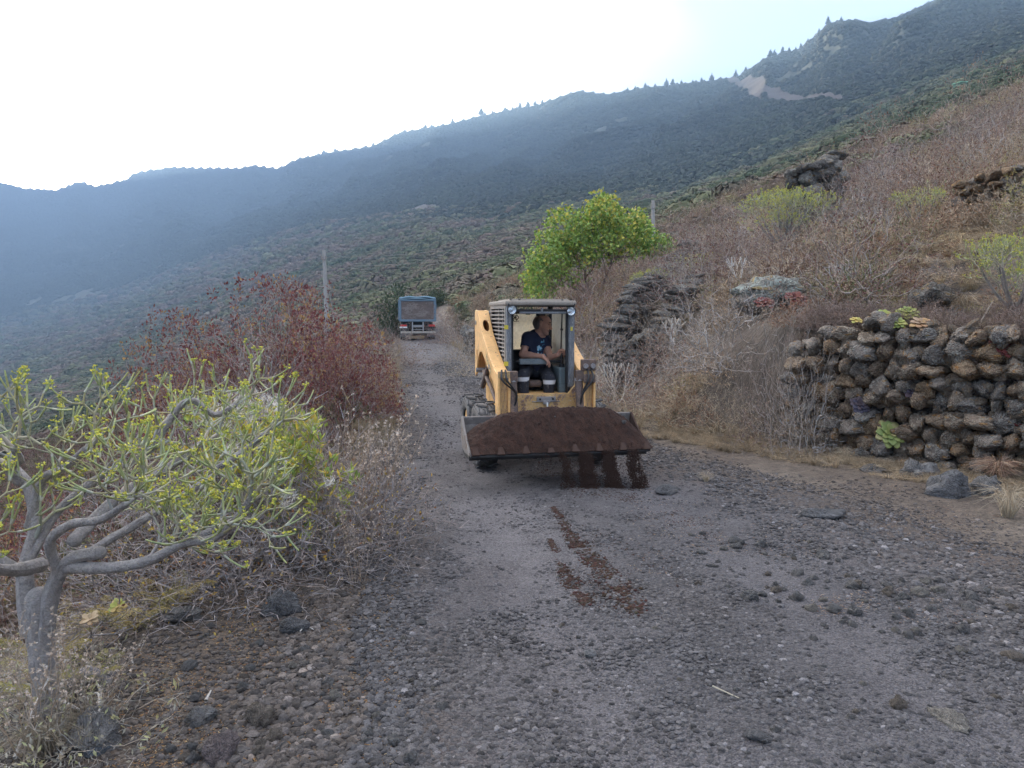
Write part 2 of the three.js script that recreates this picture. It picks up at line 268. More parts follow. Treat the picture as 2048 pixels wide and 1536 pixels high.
// ---------- stones ----------
function rockGeo(seed, det = 2, rough = 0.3, sq = [1, 0.8, 1], planes = 9, cut = 0.62) {
  const r = rng(seed), g0 = new THREE.IcosahedronGeometry(1, det), p = g0.attributes.position, a = V(), pl = [];
  for (let k = 0; k < planes; k++) pl.push([V(rr(-1, 1, r), rr(-1, 1, r), rr(-1, 1, r)).normalize(), rr(cut, 0.95, r)]);
  for (let i = 0; i < p.count; i++) {
    a.fromBufferAttribute(p, i); let n = 1;
    for (const [q, w] of pl) { const c = a.dot(q); if (c > 0) n = Math.min(n, w / c); }
    if (det > 3) n *= 1 + 0.16 * fb3(a.x * 8 + seed, a.y * 8, a.z * 8) - 0.22 * Math.abs(fb3(a.x * 3.6, a.y * 3.6 + seed, a.z * 3.6));
    n *= 1 + rough * fb3(a.x * 1.7 + seed * 3.1, a.y * 1.7, a.z * 1.7) + rough * 0.35 * fb3(a.x * 5 + seed, a.y * 5, a.z * 5);
    p.setXYZ(i, a.x * n * sq[0], a.y * n * sq[1], a.z * n * sq[2]);
  }
  const uv = g0.attributes.uv; for (let i = 0; i < p.count; i++) { const x = p.getX(i), y = p.getY(i), z = p.getZ(i); uv.setXY(i, x * 0.7 + z * 0.3, y * 0.7 + z * 0.6); }
  if (det > 2) for (let f = 0; f < p.count; f += 3) { let nx = 0, ny = 0, nz = 0; for (let k = 0; k < 3; k++) { nx += p.getX(f + k); ny += p.getY(f + k); nz += p.getZ(f + k); } const ax = Math.abs(nx), ay = Math.abs(ny), az = Math.abs(nz); for (let k = 0; k < 3; k++) { const x = p.getX(f + k), y = p.getY(f + k), z = p.getZ(f + k), o = seed * 0.37; if (az >= ax && az >= ay) uv.setXY(f + k, x * 0.6 + o, y * 0.6 + o); else if (ax >= ay) uv.setXY(f + k, z * 0.6 + o + 0.3, y * 0.6 + o); else uv.setXY(f + k, x * 0.6 + o, z * 0.6 + o + 0.3); } }
  g0.computeVertexNormals();
  if (det > 2) { const n = new Map(), N = g0.attributes.normal, key = i => `${p.getX(i).toFixed(4)},${p.getY(i).toFixed(4)},${p.getZ(i).toFixed(4)}`; for (let i = 0; i < p.count; i++) { const k = key(i); if (!n.has(k)) n.set(k, V()); n.get(k).add(V(N.getX(i), N.getY(i), N.getZ(i))); } for (let i = 0; i < p.count; i++) { const v = n.get(key(i)).clone().normalize(); N.setXYZ(i, v.x, v.y, v.z); } }
  return g0;
}
const rockTex = noiseTex(512, (u, v) => { const a = tfb(u, v, 6, 5, 11), b = tfb(u, v, 60, 3, 210), li = sst(0.6, 0.7, tfb(u, v, 14, 5, 500)), q = 0.55 + 0.7 * (a - 0.5) + 0.6 * (b - 0.5); return [lerp(q, 0.95, li * 0.5), lerp(q, 0.97, li * 0.5), lerp(q, 0.92, li * 0.5)]; });
const poreTex = noiseTex(512, (u, v) => { const a = tfb(u, v, 24, 4, 77), b = sst(0.62, 0.8, tn(u * 40, v * 40, 40, 13)); const q = a - 0.5 * b + 0.3; return [q, q, q]; });
const stoneMat = c => new THREE.MeshStandardMaterial({ color: lin(...c), roughness: 0.95, map: rockTex, bumpMap: poreTex, bumpScale: 0.03 });
const stoneMats = [[0.24, 0.235, 0.23], [0.28, 0.27, 0.26], [0.28, 0.235, 0.19], [0.3, 0.2, 0.12], [0.19, 0.19, 0.195], [0.34, 0.315, 0.275]].map(stoneMat);
const wallTex = noiseTex(1024, (u, v) => { const a = tfb(u, v, 6, 5, 11), b = tfb(u, v, 70, 3, 210), li = sst(0.57, 0.63, 0.5 * tfb(u, v, 9, 3, 500) + 0.5 * tn(u * 30, v * 30, 30, 17)), ru = sst(0.53, 0.63, tfb(u, v, 4, 5, 640)), q = 0.85 + 0.9 * (a - 0.5) + 0.9 * (b - 0.5); let c = [q * lerp(0.74, 1.25, ru), q * lerp(0.68, 0.8, ru), q * lerp(0.61, 0.42, ru)]; return c.map((x, i) => lerp(x, [0.98, 1, 0.92][i], li * 0.75)); });
const wallGeos = []; for (let k = 0; k < 14; k++) wallGeos.push(rockGeo(160 + k, 4, 0.17, [1, rr(0.85, 1.05), rr(0.85, 1.1)], 18, 0.55));
const wallMat = c => new THREE.MeshPhysicalMaterial({ specularIntensity: 0.25, color: lin(...c), roughness: 0.97, map: wallTex, bumpMap: poreTex, bumpScale: 0.05 });
const wallMats = [[0.4, 0.37, 0.345], [0.46, 0.395, 0.335], [0.41, 0.33, 0.26], [0.33, 0.315, 0.305], [0.44, 0.335, 0.24]].map(wallMat);
const gravelMat = new THREE.MeshStandardMaterial({ color: lin(1, 1, 1), roughness: 0.95, map: rockTex });
{ // loose gravel over the track and its verges
  const pts = [], r = rng(5), geos = [rockGeo(11, 1), rockGeo(12, 1), rockGeo(13, 1, 0.35, [1, 0.6, 1.2]), rockGeo(14, 1)];
  for (let k = 0; k < 400000; k++) {
    const d = 1.9 + 26 * Math.pow(r(), 2.1), u = rr(-0.75, 0.75, r), x = u * d, z = -d, [s, t] = st(x, z);
    const le = lerp(-3.0, -2.3, sst(4.5, 7.5, d)); if (t < le - 0.6) continue;
    const onRoad = inRoad(x, z), patch = fbm(x * 0.9 + 3, z * 0.9, 3), ridge = Math.exp(-Math.pow((t - 2.6 + 0.1 * s) / 0.55, 2)) + 0.9 * Math.exp(-Math.pow((t + 2.05) / 0.4, 2));
    const track = Math.exp(-Math.pow((t + 0.75) / 0.38, 2)) + Math.exp(-Math.pow((t - 0.85) / 0.38, 2)), rt = toe(d); if (t > rt - 0.1) continue;
    const dens = onRoad ? 0.66 + 0.6 * patch - 0.5 * track + ridge * 0.5 : 0.42 + 0.7 * patch + ridge * 0.3 - sst(rt - 3.2, rt - 1.2, t) * 0.55 - (t < 0 ? sst(-2.2, -2.8, t) * 0.3 : 0);
    if (r() > dens) continue;
    let sz = 0.006 + 0.012 * Math.pow(r(), 3) + (0.006 + 0.016 * ridge * (1 - 0.5 * track)) * Math.pow(r(), 5) + (r() < 0.012 ? 0.012 * r() : 0); sz *= d < 7 ? 1 : 1 + (d - 7) * 0.05;
    const w = r(), b = rr(0.07, 0.21, r) * (w < 0.05 ? 1.9 : w < 0.2 ? 0.65 : 1), br = clamp((onRoad ? sst(0.8, 3, t) * 0.7 * r() : 0.35 + 0.65 * r()) + 0.4 * patch);
    pts.push([x, H(x, z) + sz * (onRoad ? 0.25 : 0.2), z, sz, sz * rr(0.6, 1, r), r() * 6.3, b * lerp(1.0, 1.12, br), b * lerp(0.95, 0.915, br), b * lerp(0.965, 0.77, br)]);
  }
  scatter('gravel', 'loose grey volcanic gravel strewn over the track and its verges', geos, gravelMat, pts, 'stuff', 'gravel');
  console.log('gravel', pts.length);
}
const rockGeos = []; for (let k = 0; k < 10; k++) rockGeos.push(rockGeo(30 + k, 2, 0.32, [1, rr(0.6, 0.9), rr(0.8, 1.2)]));
const roughGeos = []; for (let k = 0; k < 14; k++) roughGeos.push(rockGeo(60 + k, 4, 0.5, [1, rr(0.8, 1), rr(0.8, 1.1)]));
function rock(label, pos, size, opt = {}) {
  const m = new THREE.Mesh(opt.geo || rockGeos[Math.floor(R() * 10)], opt.mat || stoneMats[Math.floor(R() * 3)]);
  m.name = numbered(opt.name || 'rock'); m.position.copy(pos); m.position.y += size * (opt.lift ?? 0.2); m.scale.setScalar(size); if (opt.sc) m.scale.multiply(opt.sc); m.rotation.set(opt.flat ? 0 : rr(-0.2, 0.2), opt.yaw ?? R() * 6.3, opt.flat ? 0 : rr(-0.2, 0.2)); m.castShadow = m.receiveShadow = true; scene.add(m);
  return tag(m, label, opt.cat || 'rock', opt.group);
}
// rocks one can point to
rock('flat grey slab of rock on the bare soil right of the grey trunked shrub', gnd(365, 1235), 0.12, { sc: V(1.2, 0.5, 0.8), yaw: 0.5, mat: stoneMats[1] });
rock('small rounded blue grey rock above the flat slab at the edge of the leafy bush', gnd(425, 1172), 0.085, { mat: stoneMat([0.24, 0.25, 0.27]) });
rock('dark jagged rock pair standing on the left verge below the dry weeds', gnd(560, 1225), 0.12, { geo: roughGeos[1], mat: stoneMats[4] });
rock('dark lumpy rock just in front of the jagged pair on the left verge', gnd(588, 1262), 0.09, { geo: roughGeos[2], mat: stoneMats[4] });
rock('grey rough rock at the foot of the grey trunk, beside bleached sticks', gnd(190, 1480), 0.14, { geo: roughGeos[3], mat: stoneMats[1] });
rock('smooth blue grey rock lowest at the left bottom corner near the sticks', gnd(193, 1503), 0.055, { mat: stoneMat([0.22, 0.25, 0.29]) });
rock('rough grey cobble lying alone in the loose gravel at bottom left', gnd(400, 1445), 0.062, { geo: roughGeos[4], mat: stoneMats[1] });
rock('purplish porous rock at the bottom edge, left of the track', gnd(440, 1510), 0.085, { geo: roughGeos[5], mat: stoneMat([0.26, 0.21, 0.205]) });
rock('brown grey porous rock at the bottom left, right of the lone cobble', gnd(520, 1440), 0.07, { geo: roughGeos[6], mat: stoneMats[2] });
rock('large grey boulder with an ochre corner at the foot of the stone wall', gnd(1838, 956), 0.2, { geo: roughGeos[7], mat: stoneMats[1] });
rock('large dark lichen spotted boulder in front of the wall, lowest of the tumbled rocks', gnd(1897, 990), 0.22, { geo: roughGeos[8], mat: stoneMats[4] });
rock('grey boulder between the dark boulder and the dry tuft at the wall foot', gnd(1968, 985), 0.18, { geo: roughGeos[9], mat: stoneMats[0] });
rock('flat dark stone half buried in straw left of the boulders', gnd(1745, 942), 0.12, { sc: V(1.3, 0.5, 1), mat: stoneMats[4] });
rock('flat dark stone lying in the gravel to the right of the bucket', gnd(1335, 985), 0.12, { sc: V(1.5, 0.6, 1), mat: stoneMats[4] });
rock('low dark lump of lava in the needle litter between track and wall', gnd(1640, 1035), 0.13, { sc: V(1.6, 0.6, 1), geo: roughGeos[2], mat: stoneMats[4] });
rock('buff coloured rounded rock in the gravel ridge at the right edge', gnd(1840, 1190), 0.062, { mat: stoneMats[5] });
rock('pale grey rock embedded in the track below the soil spill', gnd(1180, 1312), 0.04, { mat: stoneMat([0.45, 0.45, 0.45]) });
rock('broad tan outcrop of rock bedded in the ground at the lower right', gnd(1900, 1440), 0.075, { sc: V(1.5, 0.5, 1), geo: roughGeos[11], mat: stoneMats[5], flat: 1, lift: 0.02 });
rock('small tan knob of rock left of the broad outcrop at the lower right', gnd(1795, 1415), 0.04, { geo: roughGeos[11], mat: stoneMats[2] });
rock('dark smooth oval stone in the track at the bottom, right of the middle', gnd(1520, 1478), 0.05, { sc: V(1.4, 0.7, 1), mat: stoneMats[4] });
{ // the rest, by zone
  const r = rng(44);
  const zone = (n, f, label, group, s0, s1) => { for (let k = 0; k < n; k++) { const [px, py] = f(r()); rock(label, gnd(px, py), s0 + (s1 - s0) * Math.pow(r(), 2), { group, geo: r() < 0.4 ? roughGeos[Math.floor(r() * 12)] : undefined, yaw: r() * 6.3, mat: stoneMats[[0, 1, 0, 1, 5, 2][Math.floor(r() * 6)]] }); } };
  zone(90, q => [rr(330, 900, r), rr(1230, 1530, r)], 'dark volcanic stone in the loose gravel along the left verge', 'stones on the left verge', 0.012, 0.04);
  zone(100, q => { const px = rr(1380, 2040, r); return [px, lerp(1080, 1250, (px - 1380) / 660) + rr(-60, 90, r)]; }, 'grey stone in the gravel ridge along the right side of the track', 'stones in the right gravel ridge', 0.02, 0.055);
  zone(70, q => [rr(950, 2040, r), rr(1250, 1530, r)], 'grey stone lying in the near part of the track', 'stones on the near track', 0.01, 0.026);
}
// dry stone walls: every stone a part of its wall
function stoneWall(name, label, pts, h, opt = {}) {       // pts: ground points left to right; h(q): height
  const w = thing(name, label, 'stone wall', pts[0]), r = rng(opt.seed || 3), L = [0]; for (let i = 1; i < pts.length; i++) L.push(L[i - 1] + pts[i].distanceTo(pts[i - 1]));
  const P = l => { let i = 1; while (i < pts.length - 1 && L[i] < l) i++; return pts[i - 1].clone().lerp(pts[i], (l - L[i - 1]) / (L[i] - L[i - 1])); };
  const tot = L[L.length - 1], tall = opt.tall || 0.24; let n = 0;
  const core = [];
  for (let y = 0; y < 2.2; ) {
    const rowh = rr(0.7, 1.25, r) * tall;
    for (let l = rr(-0.2, 0, r); l < tot; ) {
      const wd = rr(0.7, 1.4, r) * tall / (opt.sq ? 1.12 : 1) * (opt.long || 1), p = P(clamp(l + wd / 2, 0, tot)), hq = h((l + wd / 2) / tot); l += wd * 0.93;
      if (y + rowh * 0.35 > hq) continue;
      const nx = P(clamp(l + 0.05, 0.05, tot)).sub(P(clamp(l - 0.05, 0, tot - 0.05))), yaw = Math.atan2(-nx.z, nx.x), top = y + rowh * 1.2 > hq;
      const m = new THREE.Mesh(wallGeos[Math.floor(r() * 14)], top && opt.topMat ? opt.topMat : (opt.mats || stoneMats)[Math.floor(Math.pow(r(), opt.pw || 1) * (opt.mats || stoneMats).length)]);
      m.name = 'stone'; m.position.set(p.x - pts[0].x + Math.sin(yaw) * (rr(-0.07, 0.07, r) - 0.02 * y), p.y - pts[0].y + y + rowh * 0.45 + rr(-0.03, 0.03, r) + 0.1 * rowh * Math.sin(l * 3), p.z - pts[0].z + Math.cos(yaw) * rr(-0.07, 0.07, r) - 0.08 * y * Math.cos(yaw));
      m.scale.set(wd * 0.71, rowh * 0.74 * (top ? 0.8 : rr(0.85, 1.15, r)), rr(0.2, 0.3, r) * (opt.deep || 1)); m.rotation.set(rr(-0.25, 0.25, r), yaw + rr(-0.3, 0.3, r) + (r() < 0.5 ? Math.PI : 0), rr(-0.3, 0.3, r)); m.castShadow = m.receiveShadow = true; w.add(m); n++;
    }
    y += rowh * 0.84;
  }
  const fill = []; for (let k = 0; k < (opt.fill || 0); k++) { const l = r() * tot, p = P(l), y = rr(0.05, h(l / tot), r), m4 = new THREE.Matrix4().makeRotationFromEuler(new THREE.Euler(r() * 6, r() * 6, r() * 6)).scale(V(rr(0.05, 0.1, r), rr(0.04, 0.08, r), 0.08)); m4.setPosition(p.x - pts[0].x + rr(-0.03, 0.03, r), p.y - pts[0].y + y, p.z - pts[0].z + 0.1 - 0.08 * y); fill.push(rockGeos[Math.floor(r() * 10)].clone().applyMatrix4(m4)); }
  if (fill.length) mesh('chinking_stones', fill, (opt.mats || stoneMats)[1], w, 'stuff');
  console.log(name, n); return w;
}
{
  const X = [[3.78, -10.12], [4.7, -9.1], [5.5, -8.25], [6.3, -7.35], [7.2, -6.4]].map(([x, z]) => V(x, H(x - 0.25, z + 0.3) - 0.06, z));
  stoneWall('dry_stone_wall', 'tall dry wall of dark lava stones with rusty patches on the right verge', X, q => 1.76 + 0.1 * fbm(q * 6, 2, 2) - 0.35 * sst(0.12, 0, q), { seed: 9, tall: 0.24, deep: 1.2, sq: 1.25, topMat: wallMats[0], fill: 320, mats: wallMats });
}
// ---------- plants ----------
class MB {                                         // collects tubes, ribbons and leaves with colours
  constructor() { this.p = []; this.c = []; this.n = []; }
  tri(a, b, c, col, na, nb, nc) { this.p.push(a.x, a.y, a.z, b.x, b.y, b.z, c.x, c.y, c.z); for (let k = 0; k < 3; k++) this.c.push(col[0], col[1], col[2]); const n = na || b.clone().sub(a).cross(c.clone().sub(a)).normalize(); for (const q of [na || n, nb || n, nc || n]) this.n.push(q.x, q.y, q.z); }
  tube(pts, rad, col, sides = 5, cap = false) {    // pts: Vector3 list, rad(i): radius, col(i): colour
    const rings = []; let side = null;
    for (let i = 0; i < pts.length; i++) {
      const dir = pts[Math.min(i + 1, pts.length - 1)].clone().sub(pts[Math.max(i - 1, 0)]).normalize();
      if (!side) side = Math.abs(dir.y) < 0.9 ? V(0, 1, 0).cross(dir).normalize() : V(1, 0, 0).cross(dir).normalize(); else { side.sub(dir.clone().multiplyScalar(side.dot(dir))); if (side.lengthSq() < 1e-8) side = V(1, 0, 0).cross(dir); side.normalize(); }
      const up = dir.clone().cross(side), ring = [], r = typeof rad === 'function' ? rad(i) : rad;
      for (let k = 0; k < sides; k++) { const a = k / sides * 6.28319, n = side.clone().multiplyScalar(Math.cos(a)).addScaledVector(up, Math.sin(a)); ring.push([pts[i].clone().addScaledVector(n, r), n]); }
      rings.push(ring);
    }
    for (let i = 0; i + 1 < rings.length; i++) { const c = typeof col === 'function' ? col(i) : col; for (let k = 0; k < sides; k++) { const a = rings[i][k], b = rings[i][(k + 1) % sides], d = rings[i + 1][k], e = rings[i + 1][(k + 1) % sides]; this.tri(a[0], b[0], d[0], c, a[1], b[1], d[1]); this.tri(b[0], e[0], d[0], c, b[1], e[1], d[1]); } }
    if (cap) { const L = rings.length - 1, dir = pts[L].clone().sub(pts[L - 1]).normalize(), tip = pts[L].clone().addScaledVector(dir, (typeof rad === 'function' ? rad(L) : rad) * 0.7), c = typeof col === 'function' ? col(L) : col; for (let k = 0; k < sides; k++) { const a = rings[L][k], b = rings[L][(k + 1) % sides]; this.tri(a[0], b[0], tip, c, a[1], b[1], dir); } }
    return this;
  }
  ribbon(a, b, w, col, r) { const d = b.clone().sub(a), s = V(r() - 0.5, r() - 0.5, r() - 0.5).cross(d).normalize().multiplyScalar(w / 2); this.tri(a.clone().sub(s), a.clone().add(s), b.clone().addScaledVector(s, 0.4), col); this.tri(a.clone().sub(s), b.clone().addScaledVector(s, 0.4), b.clone().addScaledVector(s, -0.4), col); }
  leaf(p, dir, len, wid, col, r, fold = 0.25) {    // folded blade of four triangles
    const d = dir.clone().normalize(), s = V(r() - 0.5, r() - 0.5, r() - 0.5).cross(d).normalize(), n = d.clone().cross(s), m = p.clone().addScaledVector(d, len * 0.5).addScaledVector(n, -wid * fold), t = p.clone().addScaledVector(d, len), L = p.clone().addScaledVector(d, len * 0.48).addScaledVector(s, wid / 2), Q = p.clone().addScaledVector(d, len * 0.48).addScaledVector(s, -wid / 2);
    this.tri(p, m, L, col); this.tri(L, m, t, col); this.tri(p, Q, m, col); this.tri(Q, t, m, col);
  }
  geo() { const g = new THREE.BufferGeometry(); g.setAttribute('position', new THREE.Float32BufferAttribute(this.p, 3)); g.setAttribute('normal', new THREE.Float32BufferAttribute(this.n, 3)); g.setAttribute('color', new THREE.Float32BufferAttribute(this.c, 3)); return g; }
}
const plantMat = new THREE.MeshStandardMaterial({ vertexColors: true, roughness: 0.9, side: THREE.DoubleSide });
const leafMat = new THREE.MeshPhysicalMaterial({ vertexColors: true, roughness: 0.75, side: THREE.DoubleSide, transmission: 0.3, thickness: 0 });
const vary = (c, r, k = 0.3) => { const t = 1 + (r() - 0.5) * 2 * k, h = (r() - 0.5) * 0.2; return [c[0] * t * (1 + h), c[1] * t, c[2] * t * (1 - h)]; };
const pick = (a, r) => a[Math.floor(r() * a.length)];
// grow twigs out to scattered tips, each joined to the nearest wood nearer the root
function grow(tips, r, bend = 0.25) {
  const N = [{ p: V(0, 0, 0), up: -1, w: 0, l: 0 }];
  tips.sort((a, b) => a.lengthSq() - b.lengthSq());
  const q = V();
  for (const t of tips) {
    const tl = t.length(); let best = 0, bd = 1e9;
    for (let i = 0; i < N.length; i++) { const n = N[i]; if (n.l > tl - 0.02) continue; q.copy(t).sub(n.p); const d = q.length(), al = n.l > 0.01 ? q.dot(n.p) / (d * n.l + 1e-6) : 0.6, c = d * (1.7 - al) + n.l * 0.06; if (c < bd) { bd = c; best = i; } }
    const a = N[best].p, m = a.clone().lerp(t, rr(0.35, 0.65, r)).add(V(r() - 0.5, r() * 0.3 - 0.3, r() - 0.5).multiplyScalar(a.distanceTo(t) * bend * 2));
    N.push({ p: m, up: best, w: 0, l: m.length() }); N.push({ p: t, up: N.length - 1, w: 0, l: tl, tip: true });
  }
  for (let i = N.length - 1; i > 0; i--) { if (N[i].w === 0) N[i].w = 1, N[i].end = true; N[N[i].up].w += N[i].w; }
  return N;
}
function dome(n, r, rx, h, lump = 0.25, lo = 0.25) {
  const out = [], o = r() * 50;
  while (out.length < n) { const a = r() * 6.283, e = Math.asin(rr(-0.12, 1, r)), k = Math.pow(rr(lo * lo, 1, r), 0.45), L = k * (1 + lump * 2 * fb3(Math.cos(a) * 1.6 + o, e * 1.6, Math.sin(a) * 1.6)); out.push(V(Math.cos(a) * Math.cos(e) * rx * L, Math.max(0.02, Math.sin(e)) * h * L + 0.03, Math.sin(a) * Math.cos(e) * rx * L)); }
  return out;
}
function wood(N, r, w0, pow, col, thin = 0.004) {   // tubes for the thick wood, ribbons for the twigs
  const b = new MB(); 
  for (let i = 1; i < N.length; i++) { const n = N[i], a = N[n.up], w = w0 * Math.pow(n.w, pow); if (w > thin) b.tube([a.p, n.p], k => k ? w * 0.9 : w * 1.05, vary(col, r), 4); else b.ribbon(a.p, n.p, Math.max(w * 2, thin), vary(col, r, 0.4), r); }
  return b;
}
function shrub(seed, o) {                            // -> {wood, leaves}
  const r = rng(seed), N = grow(dome(o.n, r, o.rx, o.h, o.lump, o.lo), r, o.bend ?? 0.25), b = wood(N, r, o.w ?? 0.0022, 0.42, o.twig || [0.17, 0.145, 0.13], o.thin ?? 0.004);
  for (const n of N) if (n.end && o.sprig) for (let k = 0; k < o.sprig; k++) { const d = n.p.clone().sub(N[n.up].p).normalize().add(V(r() - 0.5, r() - 0.4, r() - 0.5).multiplyScalar(1.7)).normalize(), e = n.p.clone().addScaledVector(d, rr(0.05, 0.14, r) * (o.sl || 1)); b.ribbon(n.p, e, o.thin ?? 0.004, vary(o.twig || [0.17, 0.145, 0.13], r, 0.4), r); }
  const L = new MB();
  for (const n of N) { if (!n.tip && !n.end) continue; const up = n.p.y / o.h, q = fb3(n.p.x * 1.5 + seed, n.p.y * 1.5, n.p.z * 1.5), cnt = Math.round((o.leaves || 0) * clamp(0.6 + (o.clump ?? 1) * q * 1.6 + (o.top ?? 0.3) * (up - 0.5)) * rr(0.5, 1.4, r)); const c0 = pick(o.cols || [[0.1, 0.05, 0.04]], r); for (let k = 0; k < cnt; k++) { const d = V(r() - 0.5, r() - 0.35, r() - 0.5), p = n.p.clone().addScaledVector(d, (o.spread ?? 0.12)); L.leaf(p, d, rr(0.6, 1.3, r) * o.ll, rr(0.7, 1.2, r) * o.lw, vary(r() < 0.75 ? c0 : pick(o.cols, r), r, 0.3), r); } }
  return { wood: b.geo(), leaves: L.p.length ? L.geo() : null };
}
function plant(name, label, category, geo, pos, turn, scale, group, parts = ['branches', 'leaves']) {
  const t = thing(name, label, category, pos, turn, group); if (scale) typeof scale === 'number' ? t.scale.setScalar(scale) : t.scale.copy(scale);
  mesh(parts[0], geo.wood, plantMat, t, 'stuff'); if (geo.leaves) mesh(parts[1], geo.leaves, geo.mat || leafMat, t, 'stuff'); return t;
}
const TW = { grey: [0.36, 0.325, 0.295], brown: [0.29, 0.215, 0.175], straw: [0.48, 0.39, 0.27], mauve: [0.3, 0.25, 0.215] };
const G = {
  dry: [101, 102, 103, 104].map((s, i) => shrub(s, { n: 750, rx: 1, h: 1.1, lump: 0.3, twig: [TW.mauve, TW.grey, TW.brown, TW.mauve][i], sprig: 3, leaves: 4, ll: 0.036, lw: 0.02, cols: [[[0.2, 0.125, 0.1], [0.25, 0.16, 0.125], [0.3, 0.22, 0.16]], [[0.34, 0.28, 0.21], [0.24, 0.18, 0.14]], [[0.2, 0.095, 0.07], [0.27, 0.15, 0.09]], [[0.16, 0.07, 0.06], [0.23, 0.14, 0.115]]][i], w: 0.0026 })),
  red: [111, 112].map((s, i) => shrub(s, { n: 2300, rx: 1, h: 1.05, lump: 0.26, lo: 0.15, twig: [0.33, 0.28, 0.255], sprig: 3, sl: 0.7, leaves: 11, clump: 2, top: 1.1, ll: 0.031, lw: 0.019, spread: 0.07, cols: [[0.19, 0.05, 0.046], [0.22, 0.06, 0.054], [0.15, 0.04, 0.042], [0.25, 0.085, 0.065], [0.38, 0.24, 0.09], [0.28, 0.16, 0.12]], w: 0.0016, thin: 0.003 })),
  straw: [121, 122].map(s => shrub(s, { n: 600, rx: 0.9, h: 1, lump: 0.3, twig: [0.44, 0.36, 0.25], sprig: 4, leaves: 2, ll: 0.03, lw: 0.015, cols: [[0.5, 0.41, 0.28], [0.38, 0.28, 0.18]], w: 0.0016, thin: 0.003 })),
  small: [131, 132, 133].map((s, i) => shrub(s, { n: 170, rx: 1, h: 0.9, lump: 0.35, twig: [1.1, 1.05, 1.0], sprig: 5, sl: 1.7, leaves: 4, ll: 0.1, lw: 0.04, spread: 0.22, cols: [[0.8, 0.74, 0.68], [1, 0.95, 0.88], [0.65, 0.56, 0.52]], w: 0.005, thin: 0.011 })),
  green: [141, 142].map(s => shrub(s, { n: 300, rx: 1, h: 1, lump: 0.25, twig: [0.12, 0.1, 0.08], leaves: 22, ll: 0.1, lw: 0.06, spread: 0.3, cols: [[0.045, 0.075, 0.025], [0.06, 0.095, 0.03], [0.035, 0.06, 0.025]], w: 0.004, thin: 0.008 })),
};
// dry grass: blades from one root
function tuft(seed, n, h, sp, cols, w = 0.006) { const r = rng(seed), b = new MB(); for (let k = 0; k < n; k++) { const a = r() * 6.283, o = V(Math.cos(a), 0, Math.sin(a)), l = h * rr(0.5, 1.1, r), lean = sp * rr(0.1, 1, r), p0 = o.clone().multiplyScalar(rr(0, 0.12, r) * h), p1 = p0.clone().addScaledVector(o, lean * l * 0.35).add(V(0, l * 0.65, 0)), p2 = p0.clone().addScaledVector(o, lean * l).add(V(0, l * rr(0.5, 1, r) * (1 - 0.4 * lean), 0)), c = vary(pick(cols, r), r, 0.25); b.ribbon(p0, p1, w, c, r); b.ribbon(p1, p2, w * 0.7, c, r); } return { wood: b.geo() }; }
G.grass = [151, 152, 153].map(s => tuft(s, 130, 0.5, 1.1, [[1, 0.95, 0.86], [0.8, 0.75, 0.66], [0.6, 0.55, 0.47]], 0.007));
